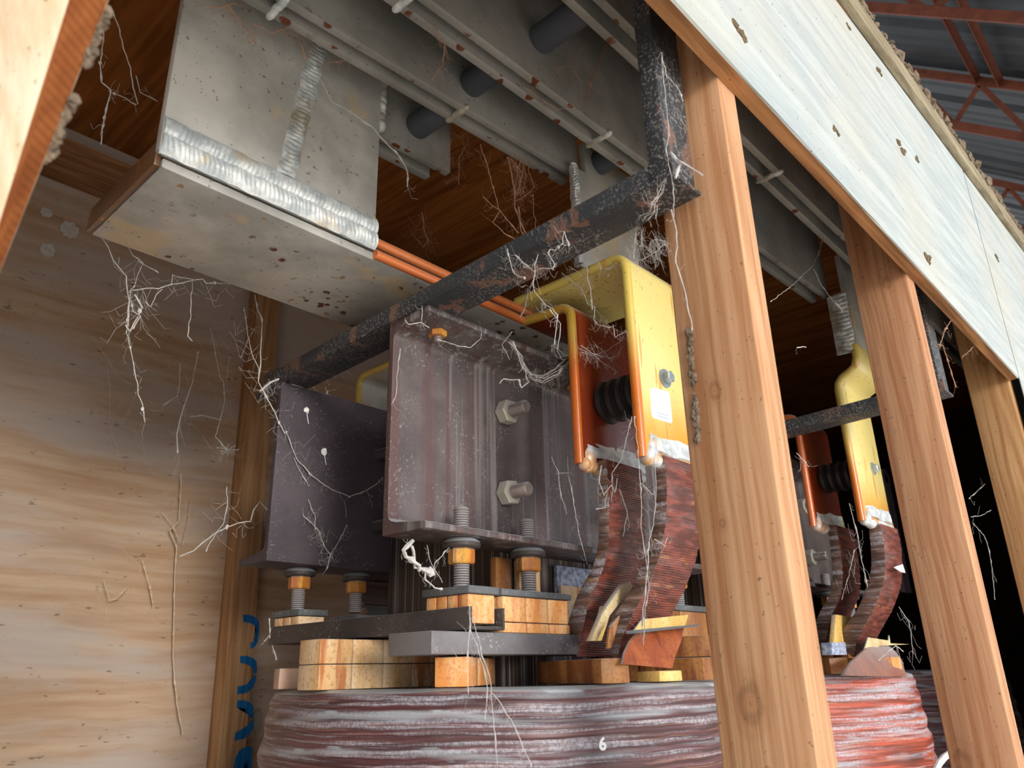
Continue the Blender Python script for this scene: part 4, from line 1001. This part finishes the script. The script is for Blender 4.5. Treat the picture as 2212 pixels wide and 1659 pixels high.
web('brown cobwebs under the sawn-off busbar stub', [z(*AN, [(1090, 420), (1070, 480), (1010, 640), (1000, 860)]), z(*AN, [(950, 420), (1000, 440), (1090, 420)]), z(*AN, [(940, 430), (920, 560), (920, 670), (940, 620)])], ('Y', .76), 'web_brown', .0006, fine=50, spread=.05)
web('small brown cobweb wisp low in the notch', [(z(*AN, [(700, 1110), (710, 1250), (740, 1330), (690, 1390)]), 1.5)], ('Y', .9), 'web_brown', .0008, fine=30, spread=.06)
web('two beaded cobweb threads beside the leaning timber', [(z(*A1, [(730, 60), (770, 200), (810, 310), (840, 450), (850, 560), (880, 680)]), 1.5), (z(*A1, [(680, 200), (660, 400), (680, 540), (710, 590), (660, 720), (670, 820), (668, 950)]), 1.3), z(*A1, [(710, 590), (860, 665)]), z(*A1, [(880, 480), (920, 600), (1000, 650)])], ('Y', .85), 'web', .0008, fine=16, spread=.03)
web('dark root-like cobwebs along the lower busbar edge by the box', [(z(*A1, [(1440, 0), (1530, 90), (1600, 180), (1660, 280)]), 1.6), (z(*A1, [(1950, 250), (1940, 300), (1990, 380)]), 1.4), z(*A1, [(1300, 20), (1420, 50), (1540, 40)]), z(*A1, [(1640, 150), (1760, 220), (1880, 190), (2000, 200)]), (z(*A2, [(190, 400), (290, 390), (330, 400)]), 1)], ('Y', .70), 'web_brown', .0007, fine=120, spread=.035)
web('looped cobweb hanging under the middle spotted busbar', [(z(*A2, [(910, 170), (930, 260), (960, 300), (940, 400), (870, 510)]), 1.2)], ('Y', .57), 'web_brown', .0007, fine=40, spread=.03)
web('branched cobwebs among the spotted busbars', [(z(*A2, [(2000, 240), (1960, 340), (1900, 500), (1850, 660)]), 1.8), (z(*A2, [(1640, 440), (1760, 420), (1800, 320), (1860, 290)]), 1.2), z(*A2, [(1780, 420), (1830, 530), (1850, 650)]), z(*A2, [(1850, 650), (1700, 700), (1560, 640), (1480, 570)])], ('Y', .52), 'web_brown', .0007, fine=60, spread=.04)
web('clotted grey cobweb rag under the lower lip of the near channel', [(z(*AK, [(180, -80), (120, 20), (60, 60), (80, 120), (200, 160), (230, 230), (250, 290)]), 5.0), (z(*AK, [(170, 0), (200, 130), (260, 250), (330, 310), (390, 290)]), 4.0), (z(*AK, [(310, 310), (350, 400), (410, 500), (490, 515)]), 1.8), z(*AK, [(390, 290), (450, 200), (560, 80), (640, 20)]), (z(*AK, [(360, 0), (440, 220), (550, 440)]), .8)], ('Y', .715), 'web', .0007, .6, fine=30, spread=.02)
web('cobweb threads hanging over the coil front below the channel bar', [(z(*AL, [(1620, 700), (1650, 900), (1690, 1100), (1720, 1300), (1750, 1640)]), 1.0), (z(*AL, [(1580, 620), (1590, 780), (1640, 960), (1700, 1150), (1690, 1350)]), .8), z(*AL, [(1740, 1180), (1840, 1350), (1960, 1640)]), z(*AL, [(1560, 700), (1570, 900), (1600, 1180)])], ('Y', .58), 'web', .0006, fine=30, spread=.03)
web('cobweb tail hanging from the left end of the steel channel bar', [(z(*AL, [(310, 700), (300, 800), (290, 820), (350, 960)]), 1.3), z(*AL, [(300, 800), (265, 850)])], ('Y', 1.16), 'web', .0009, fine=10, spread=.02)
web('cobweb curtain hanging between the two near taped leads', [(z(*A8, [(880, 0), (920, 260), (950, 600), (960, 800), (970, 1000), (985, 1200), (975, 1450), (960, 1640)]), 1.3), (z(*A8, [(1060, 260), (1050, 560), (1030, 780), (1000, 880), (970, 1000)]), 1.0), (z(*A8, [(950, 480), (1010, 560), (1040, 540)]), 1.0), (z(*A8, [(985, 900), (990, 1050), (975, 1250), (970, 1500)]), 2.0), (z(*A8, [(630, 350), (640, 480), (690, 560), (720, 490), (760, 530), (800, 440)]), 1.5), (z(*A8, [(860, 0), (830, 150), (790, 320), (740, 400), (730, 500), (740, 600)]), 1.2), z(*A8, [(700, 560), (680, 650), (610, 665)]), z(*A8, [(790, 530), (820, 650), (850, 720), (840, 860)]), (z(*A8, [(1030, 880), (1090, 930), (1150, 870)]), 1.3)], ('Y', .535), 'web', .0006, fine=120, spread=.03)
web('two thin cobweb threads on the face of the near channel', [z(*A8, [(310, 290), (340, 400), (360, 540), (400, 700)]), z(*A8, [(400, 290), (430, 400), (450, 600), (490, 850), (540, 1060)]), z(*A8, [(340, 410), (430, 400)])], ('Y', .70), 'web', .0007, fine=14, spread=.02)
web('white cobweb wisps hanging on the dark channel', [z(*AL, [(530, 40), (600, 130), (650, 240), (690, 290), (680, 380)]), z(*AL, [(790, 100), (740, 200), (690, 290)]), z(*AL, [(560, -60), (600, 40), (600, 130)])], ('Y', 1.07), 'web', .0009, fine=50, spread=.03)
for (px, py, r_, lb) in ((662, 887, .0045, 'white spider cocoon near the top of the dark channel'), (700, 976, .005, 'pale flake stuck in the middle of the dark channel')):
    b = new(); p = un(px, py, 'Y', 1.078); lump(b, p, r_, (1, .8, 1.3), px, 2, .5); tube(b, [p, p + Vector((.003, 0, -.012)), p + Vector((.006, 0, -.022))], .0007, 4)
    tag(obj('cocoon', b, M['white_paint']), lb, 'cocoon')
web('thin cobweb line strung in the dark between the first two studs', [z(*AR, [(680, -40), (600, 190), (550, 280), (400, 420), (240, 555)]), z(*AR, [(550, 290), (640, 430), (740, 570)]), (z(*AR, [(735, 565), (770, 600), (800, 630)]), 3), z(*AR, [(800, 610), (930, 550)]), (z(*AR, [(440, 910), (470, 895), (510, 905)]), 2.0)], ('Y', .45), 'web', .0007, fine=6)
web('cobweb rag hanging from the upright of the far angle frame', [(z(*AR, [(1640, 680), (1600, 780), (1560, 900)]), 1.5), (z(*AR, [(1530, 880), (1570, 900), (1620, 1000), (1690, 1220)]), 1.4), z(*AR, [(1710, 990), (1780, 930), (1830, 880)])], ('Y', .30), 'web_brown', .0009, fine=20, spread=.04)
web('stringy cobwebs between the far stud and the dark interior', [z(1680, 900, 4.147, [(1700, 740), (1800, 670), (1870, 600)]), z(1680, 900, 4.147, [(1740, 900), (1840, 890), (1910, 840)]), z(1680, 900, 4.147, [(1740, 960), (1850, 1080), (1900, 1180), (1930, 1300), (1960, 1640)])], ('Y', .4), 'web', .0008, fine=10, spread=.05)
web('wispy cobwebs around the far taped leads', [z(1680, 900, 4.147, [(180, 320), (240, 390), (285, 450)]), (z(1680, 900, 4.147, [(650, 780), (690, 960), (720, 1100), (760, 1260), (810, 1530)]), 1.4), z(1680, 900, 4.147, [(700, 1200), (660, 1400), (590, 1640)]), z(1680, 1250, 4.057, [(1080, 250), (1140, 380), (1160, 520), (1190, 660)]), (z(1680, 1250, 4.057, [(900, 720), (960, 640), (1040, 590), (1100, 640)]), 1.3)], ('Y', .52), 'web', .0009, fine=60, spread=.05)
b = new()
for (px, py, r) in ((150, 497, .020), (103, 541, .016), (100, 460, .012)):
    p = un(px, py, 'Y', 1.7485)
    n_ = 22; prism(b, [p + Vector((math.cos(6.283 * i / n_), 0, math.sin(6.283 * i / n_))) * r * (1 + .35 * mn.noise(Vector((px, i * .9, 0)))) for i in range(n_)], (0, -.0015, 0))
tag(obj('web_patch', b, M['web'], smooth=False), 'pale silky web patches stuck on the upper left of the back wall', 'cobweb', kind='stuff')
# ------------------------------------------------------------------ settle origins: every top-level object sits at its own base
bpy.context.view_layer.update()
kids = {}
for o in ALL:
    r_ = o
    while r_.parent is not None: r_ = r_.parent
    kids.setdefault(r_.name, (r_, []))[1].append(o)
for nm, (root, obs) in kids.items():
    ms = [o for o in obs if o.type == 'MESH']
    lo = [1e9] * 3; hi = [-1e9] * 3
    for o in ms:
        for v in o.data.vertices:
            for k in range(3):
                lo[k] = min(lo[k], v.co[k]); hi[k] = max(hi[k], v.co[k])
    base = Vector(((lo[0] + hi[0]) / 2, (lo[1] + hi[1]) / 2, lo[2]))
    for o in ms: o.data.transform(Matrix.Translation(-base))
    root.location = base + Vector((0, 0, CAMZ))
# ------------------------------------------------------------------ camera
cam = bpy.data.cameras.new('camera'); co = bpy.data.objects.new('camera', cam); COL.objects.link(co)
cam.sensor_fit = 'HORIZONTAL'; cam.sensor_width = 36; cam.lens = F / 2212 * 36
cam.clip_start = .02
cam.dof.use_dof = True; cam.dof.focus_distance = 1.15; cam.dof.aperture_fstop = 8.0
m3 = Matrix(((R[0][0], -R[0][1], -R[0][2]), (R[1][0], -R[1][1], -R[1][2]), (R[2][0], -R[2][1], -R[2][2])))
co.matrix_world = Matrix.Translation((0, 0, CAMZ)) @ m3.to_4x4()
SC.camera = co
# ------------------------------------------------------------------ light: low daylight from the open side of the shed
sun = bpy.data.lights.new('sun', 'SUN'); so = bpy.data.objects.new('sun', sun); COL.objects.link(so)
sun.energy = 3.9; sun.angle = math.radians(1.0); sun.color = (1.0, .96, .90)
so.rotation_euler = Vector((.12, .46, -.88)).to_track_quat('-Z', 'Y').to_euler(); so.location = (-2, -6, 9)
# sky: soft blue-white dome with a bright hazy patch low over the open side of the shed
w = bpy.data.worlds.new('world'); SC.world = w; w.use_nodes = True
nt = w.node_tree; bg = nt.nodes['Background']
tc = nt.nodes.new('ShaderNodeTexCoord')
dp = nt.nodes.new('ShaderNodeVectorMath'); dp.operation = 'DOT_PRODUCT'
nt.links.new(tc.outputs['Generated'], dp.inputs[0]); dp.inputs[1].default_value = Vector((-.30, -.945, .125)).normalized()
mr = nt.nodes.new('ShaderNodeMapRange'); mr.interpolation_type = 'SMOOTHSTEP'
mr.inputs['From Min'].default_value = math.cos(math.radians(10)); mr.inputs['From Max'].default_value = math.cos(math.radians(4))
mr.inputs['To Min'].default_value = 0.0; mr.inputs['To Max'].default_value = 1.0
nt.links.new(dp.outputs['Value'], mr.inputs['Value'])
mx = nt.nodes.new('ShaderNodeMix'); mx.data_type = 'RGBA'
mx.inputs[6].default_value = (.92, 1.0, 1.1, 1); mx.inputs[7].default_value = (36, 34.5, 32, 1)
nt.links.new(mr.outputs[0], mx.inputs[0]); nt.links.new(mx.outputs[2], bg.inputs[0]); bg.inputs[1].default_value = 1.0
w.cycles.sampling_method = 'MANUAL'; w.cycles.sample_map_resolution = 1024
SC.view_settings.view_transform = 'Standard'; SC.view_settings.look = 'None'; SC.view_settings.gamma = 1
SC.view_settings.use_curve_mapping = False
SC.view_settings.exposure = 0.42
